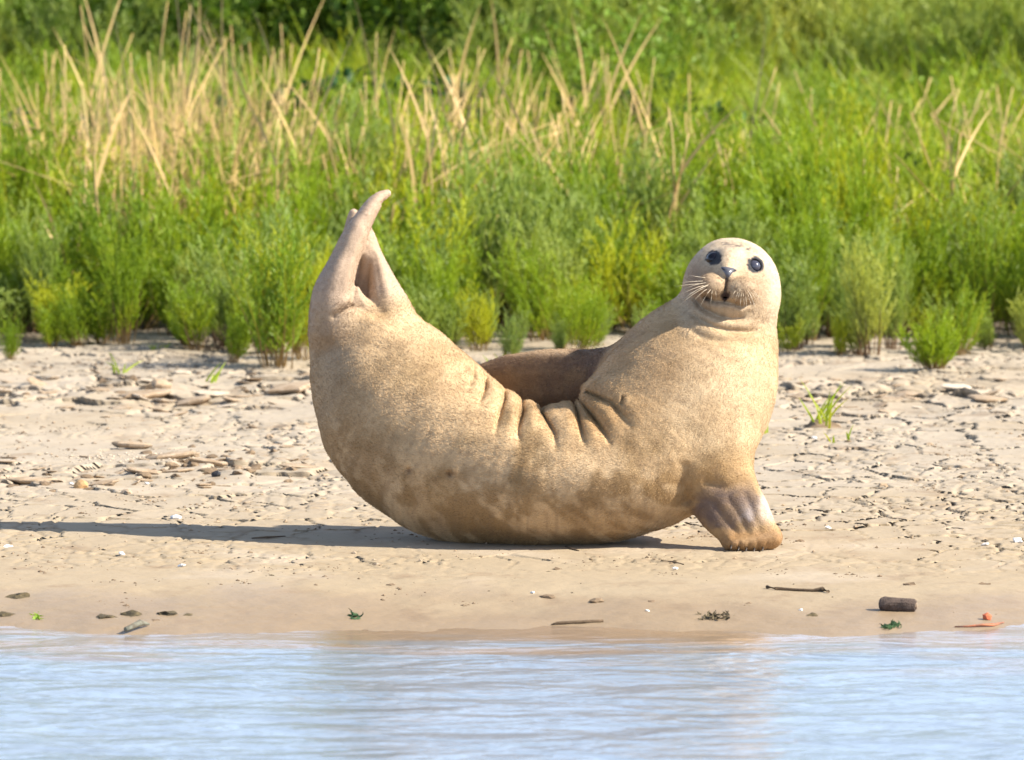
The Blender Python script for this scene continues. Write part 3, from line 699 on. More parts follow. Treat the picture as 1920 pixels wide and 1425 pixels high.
def shrub(seed, h, nst, spread, leafy=1.0, base_r=.035, lw=.0042, ll=.017, dens=15):
    """upright fleshy saltmarsh plant: stems from one foot, each with rising branchlets set with small leaves"""
    r = random.Random(seed); st = MB(); fo = MB()
    for k in range(nst):
        a = r.uniform(0, 6.283); lean = spread * math.sqrt(r.random()); hh = h * r.uniform(.62, 1.0) * (1 - .25 * (lean / max(spread, .01)) ** 2)
        p = Vector((math.cos(a), math.sin(a), 0)) * base_r * r.random(); d = Vector((math.cos(a) * math.sin(lean), math.sin(a) * math.sin(lean), math.cos(lean)))
        pts = [p.copy()]
        for i in range(6):
            d = (d + Vector((r.gauss(0, .07), r.gauss(0, .07), .10))).normalized(); p = p + d * hh / 6; pts.append(p.copy())
        st.tube(pts, [.0024, .0022, .0019, .0016, .0013, .001, .0006], 3, [1, .95, .7, .4, .2, .1, 0], cap=False)
        for j in range(dens):
            t = .09 + .91 * (j + r.random() * .8) / dens; i = min(int(t * 6), 5); q = pts[i].lerp(pts[i + 1], t * 6 - i)
            az = r.uniform(0, 6.283); up = r.uniform(.35, .75); ax = (pts[i + 1] - pts[i]).normalized()
            bd = (ax + Vector((math.cos(az), math.sin(az), 0)) * up).normalized()
            L = h * r.uniform(.10, .22) * (1.05 - .6 * t) + .015; tint = max(0, .55 - t * 1.3) * r.random()
            fo.leaf(q, bd, L, lw * 1.1, Vector((r.gauss(0, 1), r.gauss(0, 1), r.gauss(0, 1))), tint)
            nl = int((4 + 4 * leafy) * (L / .06) ** .5)
            for x in range(nl):
                s = .2 + .8 * x / nl; dd = (bd + Vector((r.gauss(0, .42), r.gauss(0, .42), .25 + r.gauss(0, .25)))).normalized()
                fo.leaf(q + bd * L * s, dd, ll * r.uniform(.7, 1.4), lw * r.uniform(.8, 1.2), Vector((r.gauss(0, 1), r.gauss(0, 1), r.gauss(0, 1))), tint * .6)
    return st, fo
def bush(seed, h, nst, spread, ll=.04, lw=.02, dens=20):
    """leafy bush with oval leaves"""
    r = random.Random(seed); st = MB(); fo = MB()
    for k in range(nst):
        a = r.uniform(0, 6.283); lean = spread * math.sqrt(r.random()); hh = h * r.uniform(.6, 1.0)
        p = Vector((math.cos(a), math.sin(a), 0)) * .08 * r.random(); d = Vector((math.cos(a) * math.sin(lean), math.sin(a) * math.sin(lean), math.cos(lean))); pts = [p.copy()]
        for i in range(6):
            d = (d + Vector((r.gauss(0, .12), r.gauss(0, .12), .05))).normalized(); p = p + d * hh / 6; pts.append(p.copy())
        st.tube(pts, [.006, .005, .004, .0035, .003, .002, .001], 3, [1, 1, .9, .7, .5, .3, .1], cap=False)
        for j in range(dens):
            t = .12 + .88 * (j + r.random()) / dens; i = min(int(t * 6), 5); q = pts[i].lerp(pts[i + 1], min(1, t * 6 - i))
            az = r.uniform(0, 6.283); bd = Vector((math.cos(az), math.sin(az), r.uniform(.1, .9))).normalized(); L = h * r.uniform(.06, .16)
            for x in range(6):
                s = (x + .5) / 6; dd = (bd * .5 + Vector((r.gauss(0, .6), r.gauss(0, .6), r.gauss(.3, .4)))).normalized()
                fo.leaf(q + bd * L * s, dd, ll * r.uniform(.6, 1.3), lw * r.uniform(.7, 1.2), Vector((r.gauss(0, .4), r.gauss(0, .4), 1)), 0, .15)
    return st, fo
def grass(seed, h, n, spread=.45):
    r = random.Random(seed); fo = MB()
    for k in range(n):
        a = r.uniform(0, 6.283); lean = r.uniform(.03, spread); p = Vector((r.gauss(0, .03), r.gauss(0, .03), 0)); d = Vector((math.cos(a) * math.sin(lean), math.sin(a) * math.sin(lean), math.cos(lean)))
        L = h * r.uniform(.5, 1); pts = [p.copy()]
        for i in range(5):
            d = (d + Vector((math.cos(a), math.sin(a), -.6)) * r.uniform(.03, .16)).normalized(); p = p + d * L / 5; pts.append(p.copy())
        fo.blade(pts, r.uniform(.004, .008), Vector((r.gauss(0, 1), r.gauss(0, 1), 0)), r.random() * .35)
    return fo
def join(a, b, name, mat):
    j = MB(); n = len(a.v); j.v = a.v + b.v; j.t = a.t + b.t; j.f = a.f + [tuple(i + n for i in f) for f in b.f]
    return j.mesh(name, mat)

SHR = []
for k in range(9):
    h = (.44, .50, .40, .46, .36, .52, .42, .33, .47)[k]
    SHR.append((shrub(100 + k, h, (22, 26, 20, 24, 22, 26, 18, 16, 24)[k], (.30, .34, .42, .28, .5, .3, .36, .5, .38)[k], 1.0, .05, .0046, .018, 15), M_GLASS if k % 3 else M_GREY, h))
PROTO = [(s.mesh('stems', mt), f.mesh('foliage', mt), join(s, f, 'plant', mt), h) for (s, f), mt, h in SHR]
# low dense bush with fine needle foliage (far right in the photograph) and a sparse pale one
s_, f_ = shrub(301, .24, 34, .62, 1.6, .04, .0032, .014, 18); P_LOW = (s_.mesh('stems', M_GLASS), f_.mesh('foliage', M_GLASS), join(s_, f_, 'plant', M_GLASS), .24)
GW_N = 0
def put_shrub(proto, loc, rz, sc, label, group, name='glasswort_plant', cat='saltmarsh plant', tilt=(0, 0)):
    e = bpy.data.objects.new(name, None); COL.objects.link(e)
    e.location = loc; e.rotation_euler = (tilt[0], tilt[1], rz); e.scale = sc if hasattr(sc, '__len__') else (sc, sc, sc)
    e['label'] = label; e['category'] = cat
    if group: e['group'] = group
    obj('stems', proto[0], e); obj('foliage', proto[1], e)
    return e
rs = random.Random(11)
FRONT = [  # foot px, foot py, height px in the photograph, width factor, prototype, label
    (232, 645, 260, .75, 1, 'fan-shaped green plant on a bare reddish foot, standing forward on pale mud at the left'),
    (70, 622, 250, .8, 0, 'grey-green feathery plant on two thin bare stems, at the far left of the belt'),
    (352, 634, 190, .65, 3, 'slim blue-green glasswort plant with a dark gap on its left side'),
    (520, 688, 300, 1.25, 5, 'bushy yellow-green glasswort plant beside the raised tail of the seal, nearest of all the plants'),
    (575, 672, 240, 1.0, 2, 'leafy glasswort plant half hidden behind the raised tail of the seal'),
    (822, 652, 225, .85, 1, 'upright green plant just right of the raised tail, above the dip of the back'),
    (1630, 668, 260, .85, 3, 'tall green plant with yellow and red lower stems, right of the head of the seal'),
    (1672, 655, 230, .7, 0, 'narrow green plant leaning against the taller one with red lower stems'),
    (1510, 640, 300, .8, 1, 'grey-green plant directly right of the head of the seal, with brown lower stems'),
    (1850, 632, 270, .9, 5, 'broad grey-green plant at the far right end of the belt, behind the round little bush'),
    (12, 618, 230, .8, 4, 'bright green plant cut off by the left edge of the photo'),
]
for px, py, hp, wf, k, lab in FRONT:
    g = on_ground(px, py); H = hp / FPX * math.hypot(g.y, CAM_H); s = H / PROTO[k][3] / .97
    put_shrub(PROTO[k], (g.x, g.y, g.z - .004), rs.uniform(0, 6.28), (s * wf, s * wf, s), lab, None)
g = on_ground(1747, 694); put_shrub(P_LOW, (g.x, g.y, g.z - .003), 1.0, (.72, .72, .62), 'small round bright green bush standing alone on the mud at the right', None, 'low_bush', 'bush')
# the belt behind them, one by one
GR = 'saltmarsh plants of the dense green belt'
nb = 0
for row in range(8):
    Y = 18.95 + row * .23
    x = -1.72 - row * .02
    while x < 1.75 + row * .02:
        px = 960 + x / Y * FPX
        yy = Y + rs.uniform(-.22, .22) + (.75 * (float(fbm(np.array([x * 1.6]), np.array([3.3]), 61, 2)[0]) - .5) if row < 4 else 0) + (.18 if 250 < px < 330 and row < 2 else 0) + .12 * math.sin(px * .011 + 1)
        gap = (row < 2 and (255 < px < 320 or 385 < px < 415 or 880 < px < 935 or 1770 < px < 1800 or 985 < px < 1010))
        k = rs.randrange(9); s = rs.uniform(.62, .92) * (1.0 if row else .85)
        if not gap:
            z = float(height(np.array([x]), np.array([yy]))[0])
            put_shrub(PROTO[k], (x, yy, z - .004), rs.uniform(0, 6.28), (s * rs.uniform(.95, 1.35), s * rs.uniform(.95, 1.35), s * (.40 + .045 * min(row, 4)) / PROTO[k][3] * rs.uniform(.72, 1.2)),
                      ('%s saltmarsh plant in the %s of the belt, %s' % ('grey-green' if k % 3 == 0 else 'bright green', 'front' if row < 3 else 'rear', 'left of the raised tail' if px < 600 else 'between raised tail and head' if px < 1290 else 'behind or right of the head')), GR, tilt=(rs.gauss(0, .12), rs.gauss(0, .12))); nb += 1
        x += rs.uniform(.085, .15)
for _ in range(46):                                                  # low outliers along the ragged front edge
    px = rs.uniform(-30, 1950); Y = 18.75 - abs(rs.gauss(0, .22)); x = (px - 960) / FPX * Y
    if 560 < px < 800 or 1290 < px < 1470: continue
    k = rs.randrange(9); s = rs.uniform(.22, .5); z = float(height(np.array([x]), np.array([Y]))[0])
    put_shrub(PROTO[k], (x, Y, z - .003), rs.uniform(0, 6.28), (s * 1.1, s * 1.1, s * rs.uniform(.8, 1.1)), 'small low plant at the ragged front edge of the belt, %s' % ('left of the raised tail' if px < 600 else 'between tail and head' if px < 1290 else 'right of the head'), 'low plants at the front edge of the belt', tilt=(rs.gauss(0, .15), rs.gauss(0, .15)))
print('belt plants', nb)

# what grows beyond: masses nobody could count, scattered from their own plant shapes
def scatter(name, protos, pts, label=None):
    """pts: x, y, z, index, rotation, scale"""
    pts = np.array(pts); me = bpy.data.meshes.new(name); me.vertices.add(len(pts)); me.vertices.foreach_set('co', pts[:, :3].astype(np.float32).ravel())
    for nm, tp, val in (('pick', 'INT', pts[:, 3].astype(np.int32)), ('turn', 'FLOAT', pts[:, 4].astype(np.float32)), ('size', 'FLOAT', pts[:, 5].astype(np.float32))):
        a = me.attributes.new(nm, tp, 'POINT'); a.data.foreach_set('value', val)
    o = obj(name, me, kind='stuff', label=label)
    ng = bpy.data.node_groups.new(name, 'GeometryNodeTree')
    ng.interface.new_socket('Geometry', in_out='INPUT', socket_type='NodeSocketGeometry'); ng.interface.new_socket('Geometry', in_out='OUTPUT', socket_type='NodeSocketGeometry')
    N = ng.nodes; L = ng.links; gi = N.new('NodeGroupInput'); go = N.new('NodeGroupOutput')
    gi_ = N.new('GeometryNodeGeometryToInstance')
    for p in reversed(protos):
        po = bpy.data.objects.new(name + '_source', p); oi = N.new('GeometryNodeObjectInfo'); oi.inputs['Object'].default_value = po; oi.inputs['As Instance'].default_value = True
        L.new(oi.outputs['Geometry'], gi_.inputs[0]) if False else None
        if p is protos[-1]: jn = N.new('GeometryNodeJoinGeometry')
        L.new(oi.outputs['Geometry'], jn.inputs[0])
    ip = N.new('GeometryNodeInstanceOnPoints'); ip.inputs['Pick Instance'].default_value = True
    def attr(nm, tp):
        n = N.new('GeometryNodeInputNamedAttribute'); n.data_type = tp; n.inputs['Name'].default_value = nm; return n.outputs[0]
    cx = N.new('ShaderNodeCombineXYZ'); L.new(attr('turn', 'FLOAT'), cx.inputs['Z'])
    L.new(gi.outputs[0], ip.inputs['Points']); L.new(jn.outputs[0], ip.inputs['Instance']); L.new(attr('pick', 'INT'), ip.inputs['Instance Index'])
    L.new(cx.outputs[0], ip.inputs['Rotation']); L.new(attr('size', 'FLOAT'), ip.inputs['Scale']); L.new(ip.outputs[0], go.inputs[0])
    N.remove(gi_)
    md = o.modifiers.new('scatter', 'NODES'); md.node_group = ng
    return o
def gz(x, y): return float(base_height(np.array([x]), np.array([y]))[0])
def px_of(x, y): return 960 + x / y * FPX
grass_p = [grass(400 + k, .55, 34).mesh('grass', M_GRASS) for k in range(4)]
plants_p = [p[2] for p in PROTO]
bush_p = []
for k in range(4):
    s_, f_ = bush(500 + k, (1.0, .85, 1.15, .9)[k], 20, .5, .045, .022, 20); bush_p.append(join(s_, f_, 'bush', M_DARK))
fine_p = []
for k in range(4):
    s_, f_ = shrub(600 + k, (.8, .7, .9, .75)[k], 24, .42, 1.2, .10, .0065, .028, 22); fine_p.append(join(s_, f_, 'fine', M_OLIVE))
brown_p = []
for k in range(2):
    s_, f_ = shrub(650 + k, .6, 22, .45, .8, .10, .007, .03, 18); brown_p.append(join(s_, f_, 'brown', M_BROWN))
fg_p = []
for k in range(3):
    s_, f_ = shrub(680 + k, .7, 24, .42, 1.2, .10, .0065, .028, 20); fg_p.append(join(s_, f_, 'fineg', M_DARK))
rp = np.random.default_rng(21)
def straw(seed, h, n):
    r = random.Random(seed); fo = MB()
    for k in range(n):
        a = r.uniform(0, 6.283); ln = abs(r.gauss(0, .22)); p = Vector((r.gauss(0, .05), r.gauss(0, .05), 0)); d = Vector((math.cos(a) * math.sin(ln), math.sin(a) * math.sin(ln), math.cos(ln))); L = h * r.uniform(.4, 1); pts = [p.copy()]; kink = r.randrange(2, 9)
        for i in range(5):
            if i == kink: d = (d + Vector((r.gauss(0, .9), r.gauss(0, .9), -.5))).normalized()
            p = p + d * L / 5; pts.append(p.copy())
        fo.blade(pts, r.uniform(.003, .0075), Vector((r.gauss(0, 1), r.gauss(0, 1), 0)), r.random() * .5)
    return fo.mesh('straw', M_STRAW)
straw_p = [straw(450 + k, (.62, .5, .55)[k], 16) for k in range(3)]
pts = []
for _ in range(420):
    u = rp.random(); q = rp.normal(310, 75) if u < .38 else rp.normal(690, 140) if u < .68 else rp.normal(1060, 150) if u < .88 else rp.normal(1800, 90) if u < .96 else rp.uniform(-100, 2000)
    y = rp.uniform(19.8, 21.8); x = (q - 960) / FPX * y; pts.append((x, y, gz(x, y), rp.integers(0, 3), rp.uniform(0, 6.28), rp.uniform(.6, 1.05) * (1.15 if q < 480 else .85)))
scatter('dry_grass', straw_p, pts)
pts = []                                                            # green mass just behind the belt: glasswort mixed with grass
for _ in range(900):
    y = rp.uniform(20.4, 23.6); x = rp.uniform(-1, 1) * (y * .075 + .7); pts.append((x, y, gz(x, y), rp.integers(0, 9), rp.uniform(0, 6.28), rp.uniform(.65, 1.05)))
for _ in range(650):
    y = rp.uniform(20.0, 24.5); x = rp.uniform(-1, 1) * (y * .075 + .7); pts.append((x, y, gz(x, y), 9 + rp.integers(0, 4), rp.uniform(0, 6.28), rp.uniform(.7, 1.15)))
scatter('marsh_undergrowth', plants_p + grass_p, pts)
pts = []                                                            # dark leafy thicket, left and middle
for _ in range(420):
    y = rp.uniform(24.0, 31.0); x = rp.uniform(-1, 1) * (y * .075 + 1.0); q = px_of(x, y) + rp.normal(0, 90)
    if q > 1300: continue
    pts.append((x, y, gz(x, y), rp.integers(0, 4 if q > 420 else 7), rp.uniform(0, 6.28), rp.uniform(.7, 1.1)))
for x, y in ((1.12, 22.6), (1.22, 22.9), (1.05, 22.8), (.26, 23.4), (.40, 23.5), (.30, 23.2)): pts.append((x, y, gz(x, y), rp.integers(0, 4), rp.uniform(0, 6.28), rp.uniform(.45, .6)))
scatter('leafy_thicket', bush_p + fg_p, pts)
pts = []                                                            # paler feathery growth, right, running back up the slope
for _ in range(1900):
    y = 23.4 + 24 * rp.random() ** 1.3; x = rp.uniform(-1, 1) * (y * .075 + 1.0); q = px_of(x, y) + rp.normal(0, 110)
    if q < 1130 and (y < 31 or q < 300): 
        if rp.random() < .8: continue
    if y > 25.2 and abs(q - 1660) < 120 and rp.random() < .85: k = 4 + rp.integers(0, 2)
    elif rp.random() < .10: k = 6 + rp.integers(0, 3)
    else: k = rp.integers(0, 4)
    pts.append((x, y, gz(x, y), k, rp.uniform(0, 6.28), rp.uniform(.55, 1.0)))
scatter('feathery_growth', fine_p + brown_p + fg_p, pts)

# broad dark leaves showing through gaps, plant by plant
M_BROAD = leaf_mat('broad_leaf', c4(.022, .060, .022), c4(.04, .10, .035), c4(.07, .15, .06), c4(.06, .05, .03), .15)
bs_, bf_ = bush(540, .5, 12, .6, .065, .045, 12); BROAD = (bs_.mesh('stems', M_BROAD), bf_.mesh('foliage', M_BROAD))
for px, py, Y, s, lab in ((1645, 262, 20.9, .62, 'dark broad-leaved plant in a gap of the green growth at the right, the bigger one'), (1735, 285, 20.9, .58, 'dark broad-leaved plant in a gap at the right, beside the dry stalks with dark joints'),
        (1105, 118, 22.6, .9, 'tall dark broad-leaved plant behind the dry stalks, upper middle'), (1175, 160, 22.3, .75, 'dark blue-green broad-leaved plant right of the tall one in the upper middle'), (1245, 185, 22.1, .62, 'low dark broad-leaved plant above the neck of the seal'),
        (905, 120, 22.6, .8, 'dark broad-leaved plant behind the brownish stalk near the middle'), (560, 110, 22.6, .8, 'dark broad-leaved plant above and left of the raised tail'), (8, 185, 21.6, .6, 'dark broad-leaved plant at the left edge of the photo')):
    a = ray(px, py); x = a.x / a.y * Y; zt = CAM_H + a.z / a.y * Y; z0 = gz(x, Y); k = max(.3, (zt - z0)) / .5
    e = bpy.data.objects.new('leafy_plant', None); COL.objects.link(e); e.location = (x, Y, z0); e.scale = (s * 1.5, s * 1.2, k); e.rotation_euler = (0, 0, px * .01); e['label'] = lab; e['category'] = 'leafy plant'
    obj('stems', BROAD[0], e); obj('foliage', BROAD[1], e)

# ------------------------------------------------------------------ dry stalks, each on its own foot
def stalk(seed, h, kinds):
    r = random.Random(seed); st = MB(); p = Vector((0, 0, 0)); d = Vector((0, 0, 1)); pts = [p.copy()]; n = 9
    brk = r.randrange(5, 8) if 'broken' in kinds else None
    for i in range(n):
        if i == brk: d = (d + Vector((r.choice((-1, 1)) * 1.6, r.gauss(0, .3), -.2))).normalized()
        d = (d + Vector((r.gauss(0, .03), r.gauss(0, .03), .01))).normalized(); p = p + d * h / n; pts.append(p.copy())
    st.tube(pts, [.0036 * (1 - .60 * i / n) for i in range(n + 1)], 5, [r.random() * .4 for _ in range(n + 1)])
    lv = []
    for k in range(kinds.count('leaf')):
        i = r.randrange(2, n - 1); q = pts[i]; a = r.uniform(0, 6.283); b = MB(); dd = (Vector((math.cos(a) * .16, math.sin(a) * .16, 1))).normalized(); L = h * r.uniform(.3, .55); bp = [q.copy()]; w = q.copy()
        for x in range(5):
            dd = (dd + Vector((math.cos(a) * .025, math.sin(a) * .025, -.01 * x))).normalized(); w = w + dd * L / 5; bp.append(w.copy())
        b.blade(bp, r.uniform(.005, .010), Vector((r.gauss(0, 1), r.gauss(0, 1), 0)), r.random() * .3); lv.append(b)
    return st.mesh('stem', M_STRAW, True), [b.mesh('leaf_blade', M_STRAW) for b in lv]
STK = [stalk(800 + k, 1.0, ks) for k, ks in enumerate((['leaf'] * 2, ['leaf'] * 3, ['leaf'], ['leaf', 'leaf', 'broken'], ['leaf'] * 2, ['leaf'] * 4, ['broken', 'leaf', 'leaf'], []))]
rk = random.Random(33)
def put_stalk(k, loc, H, leanx, label, group, leany=0.0):
    e = bpy.data.objects.new('dry_stalk', None); COL.objects.link(e); e.location = loc; e.rotation_mode = 'XYZ'
    e.matrix_world = Matrix.Translation(loc) @ Matrix.Rotation(leanx, 4, 'Y') @ Matrix.Rotation(leany, 4, 'X') @ Matrix.Rotation(rk.uniform(0, 6.28), 4, 'Z') @ Matrix.Diagonal((rk.uniform(.85, 1.25),) * 2 + (H,)).to_4x4()
    e['label'] = label; e['category'] = 'dry stalk'
    if group: e['group'] = group
    obj('stem', STK[k][0], e)
    for b in STK[k][1]: obj('leaf_blade', b, e)
GS = 'dry straw-coloured stalks among the green plants'
TALL = [  # top px, top py, foot px, foot py (hidden in the green), depth, label
    (183, 10, 172, 330, 21.0, 'tallest thin straw stalk at the upper left, almost upright, reaching the top of the photo'),
    (200, 30, 262, 330, 20.9, 'straw stalk leaning left with a hooked tip, beside the tallest one'),
    (294, 0, 288, 300, 21.3, 'straight straw stalk running off the top edge, left of the thick straw clump'),
    (335, 20, 322, 330, 21.0, 'thick straw stalk of the tall clump at the upper left'),
    (362, 5, 338, 260, 21.4, 'pale straw stalk leaning right above the tall clump'),
    (380, 40, 440, 300, 21.2, 'straw stalk leaning left, right of the tall clump'),
    (108, 150, 112, 330, 20.6, 'straw stalk in a small fan of three at the far left, the upright one'),
    (150, 150, 105, 330, 20.6, 'straw stalk leaning right in the small fan at the far left'),
    (45, 195, 95, 320, 20.6, 'short straw stalk leaning left in the small fan at the far left'),
    (435, 75, 455, 320, 20.8, 'broad pale straw stalk standing alone right of the tall clump'),
    (470, 105, 480, 320, 20.8, 'straw stalk close beside the broad pale one'),
    (705, 60, 722, 260, 21.4, 'slender straw stalk above the tail, taller than those round it'),
    (745, 145, 722, 320, 20.9, 'thick pale straw stalk with a blunt top above the tail'),
    (830, 135, 790, 275, 21.2, 'straw stalk leaning right between the tail and the middle'),
    (908, 85, 893, 190, 22.0, 'brownish straw stalk standing dark against the thicket'),
    (975, 75, 945, 190, 21.8, 'thin straw stalk leaning right near the middle'),
    (945, 140, 1000, 330, 21.0, 'long straw stalk leaning left near the middle'),
    (1050, 100, 1080, 250, 21.6, 'straw stalk leaning left before the dark leaves'),
    (1120, 100, 1118, 330, 21.0, 'long upright straw stalk before the dark leaves, with a leaf at half height'),
    (1200, 130, 1208, 240, 21.6, 'slender straw stalk right of the long upright one'),
    (1460, 125, 1385, 320, 20.8, 'long straw stalk leaning right above the head of the seal'),
    (1440, 195, 1520, 350, 20.6, 'bent straw stalk leaning left, right of the one above the head'),
    (1312, 295, 1365, 430, 19.8, 'short pale straw stalk leaning left just above the head of the seal'),
    (1712, 318, 1675, 450, 19.7, 'short cut straw stalk leaning right among low green plants'),
    (1795, 165, 1778, 400, 20.4, 'upright straw stalk with dark joints at the right'),
    (1750, 200, 1775, 400, 20.5, 'straw stalk leaning left against the one with dark joints'),
    (1808, 190, 1835, 300, 20.8, 'straw stalk leaning left, right of the one with dark joints'),
    (1722, 245, 1915, 345, 20.3, 'straw stalk fallen slantwise to the right across the others'),
    (1860, 180, 1890, 330, 20.7, 'pale straw stalk leaning left near the right edge'),
]
for tx, ty, fx, fy, Y, lab in TALL:
    a = ray(tx, ty); b = ray(fx, fy); T = Vector((a.x / a.y * Y, Y, CAM_H + a.z / a.y * Y)); B = Vector((b.x / b.y * Y, Y, CAM_H + b.z / b.y * Y))
    d = (T - B).normalized(); z0 = gz(B.x, Y)
    if d.z > .35:
        t = (B.z - z0) / d.z; foot = B - d * t
    else: foot = B
    H = (T - foot).length
    put_stalk(rk.choice((0, 2, 7, 4, 1)), foot, H, math.atan2(T.x - foot.x, T.z - foot.z), lab, None)
ns = 0
for _ in range(270):
    u = rk.random()
    px = rk.gauss(300, 160) if u < .33 else (rk.gauss(760, 220) if u < .62 else (rk.gauss(1120, 180) if u < .78 else (rk.gauss(1780, 110) if u < .87 else rk.uniform(-80, 2000))))
    Y = 19.5 + 2.4 * rk.random() ** .8; x = (px - 960) / FPX * Y
    H = (rk.uniform(.40, .70) if px < 560 else rk.uniform(.40, .66) if px < 1250 else rk.uniform(.38, .58))
    put_stalk(rk.randrange(8), Vector((x, Y, gz(x, Y) - .005)), H, rk.gauss(0, .16), '%s dry straw-coloured stalk among the many %s' % ('tall' if H > .56 else 'short', 'at the upper left' if px < 560 else 'in the upper middle' if px < 1250 else 'at the upper right'), GS, rk.gauss(0, .15)); ns += 1
# ------------------------------------------------------------------ things lying on the mud
def plain(name, a, b, scale=40, rough=.9, spec=.25, bump=.5, bd=.002):
    m = NT(name); O = m.pos(); oi = m.add('ObjectInfo')
    c = m.mix(m.mapr(m.noise(O, scale, 5, .6), .35, .68), a, b); c = m.mix(m.math('MULTIPLY', oi.outputs['Random'], .35), c, b)
    m.link(c, m.bsdf.inputs['Base Color']); m.bsdf.inputs['Roughness'].default_value = rough; m.bsdf.inputs['Specular IOR Level'].default_value = spec
    m.link(m.bump(m.noise(O, scale * 6, 4, .6), bump, bd), m.bsdf.inputs['Normal']); return m.m
M_CRUST = plain('dry_mud', c4(.38, .295, .21), c4(.26, .185, .115))
M_PALE = plain('pale_mud', c4(.52, .45, .36), c4(.42, .34, .25))
M_CLOD = plain('dark_mud', c4(.21, .15, .095), c4(.13, .09, .055))
M_WEED = plain('dark_weed', c4(.055, .045, .028), c4(.11, .085, .045), 120)
M_SHELL = plain('white_shell', c4(.74, .73, .71), c4(.60, .57, .53), 90, .5, .4, .2)
M_WOOD = plain('driftwood_bark', c4(.12, .085, .068), c4(.06, .043, .035), 70, .85, .3, .9, .004)
M_TWIG = plain('twig_bark', c4(.15, .105, .065), c4(.08, .055, .035), 90)
M_RED = plain('red_brick', c4(.52, .13, .06), c4(.38, .10, .05), 80)
M_ORANGE = plain('orange_strip', c4(.36, .13, .065), c4(.20, .09, .06), 50, .6)
M_BLACK = plain('black_stone', c4(.018, .018, .02), c4(.04, .04, .045), 60, .5)
M_OCHRE = plain('ochre_stone', c4(.42, .26, .12), c4(.30, .20, .11), 40)
M_GWEED = plain('green_weed', c4(.03, .07, .03), c4(.05, .10, .04), 90)
def slab_mesh(name, seed, mat, n=11, rag=.28, dome=.25, under=.75):
    """irregular flat piece of unit half-length, thickness along z from 0 to 1; its lower edge is undercut"""
    r = random.Random(seed); ang = sorted(2 * math.pi * (i + r.uniform(-.3, .3)) / n for i in range(n)); rad = [1 + r.uniform(-rag, rag) for _ in range(n)]
    V = []; F = []
    for s, z in ((under, 0), (.97, .45), (1.0, .75), (.88, .98)):
        for a, q in zip(ang, rad): V.append((math.cos(a) * q * s, math.sin(a) * q * s, z + r.uniform(-.06, .06)))
    V.append((r.uniform(-.1, .1), r.uniform(-.1, .1), 1.0 + dome)); V.append((0, 0, 0))
    for k in range(3):
        for i in range(n): j = (i + 1) % n; F.append((k * n + i, k * n + j, (k + 1) * n + j, (k + 1) * n + i))
    for i in range(n): j = (i + 1) % n; F.append((3 * n + i, 3 * n + j, 4 * n)); F.append((j, i, 4 * n + 1))
    return mesh_from(name, V, F, mat)
def rock_mesh(name, seed, mat, sub=2, rag=.35, sq=1.0):
    import bmesh
    bm = bmesh.new(); bmesh.ops.create_icosphere(bm, subdivisions=sub, radius=1.0)
    o = Vector((seed * 3.7, seed * 1.3, seed * 2.1))
    for v in bm.verts: v.co *= 1 + rag * mnoise.noise(v.co * 1.3 + o) + rag * .45 * mnoise.noise(v.co * 3.1 + o)
    me = bpy.data.meshes.new(name); bm.to_mesh(me); bm.free(); me.materials.append(mat); return me
def lay_on(name, me, px, py, sx, sy, sz, rz=0, tilt=(0, 0), sink=.15, label=None, cat=None, group=None):
    g = on_ground(px, py)
    o = obj(name, me, None, (g.x, g.y, g.z - sz * sink), label, cat, group); o.scale = (sx, sy, sz); o.rotation_euler = (tilt[0], tilt[1], rz); return o
rd = random.Random(77)
SL = [slab_mesh('crust_piece', 900 + k, M_CRUST) for k in range(8)]; SLP = [slab_mesh('crust_piece', 920 + k, M_PALE) for k in range(3)]; CL = [rock_mesh('mud_clod', 940 + k, M_CLOD, 2, .5) for k in range(5)]; CLP = [rock_mesh('mud_clod', 960 + k, M_CRUST, 2, .5) for k in range(5)]
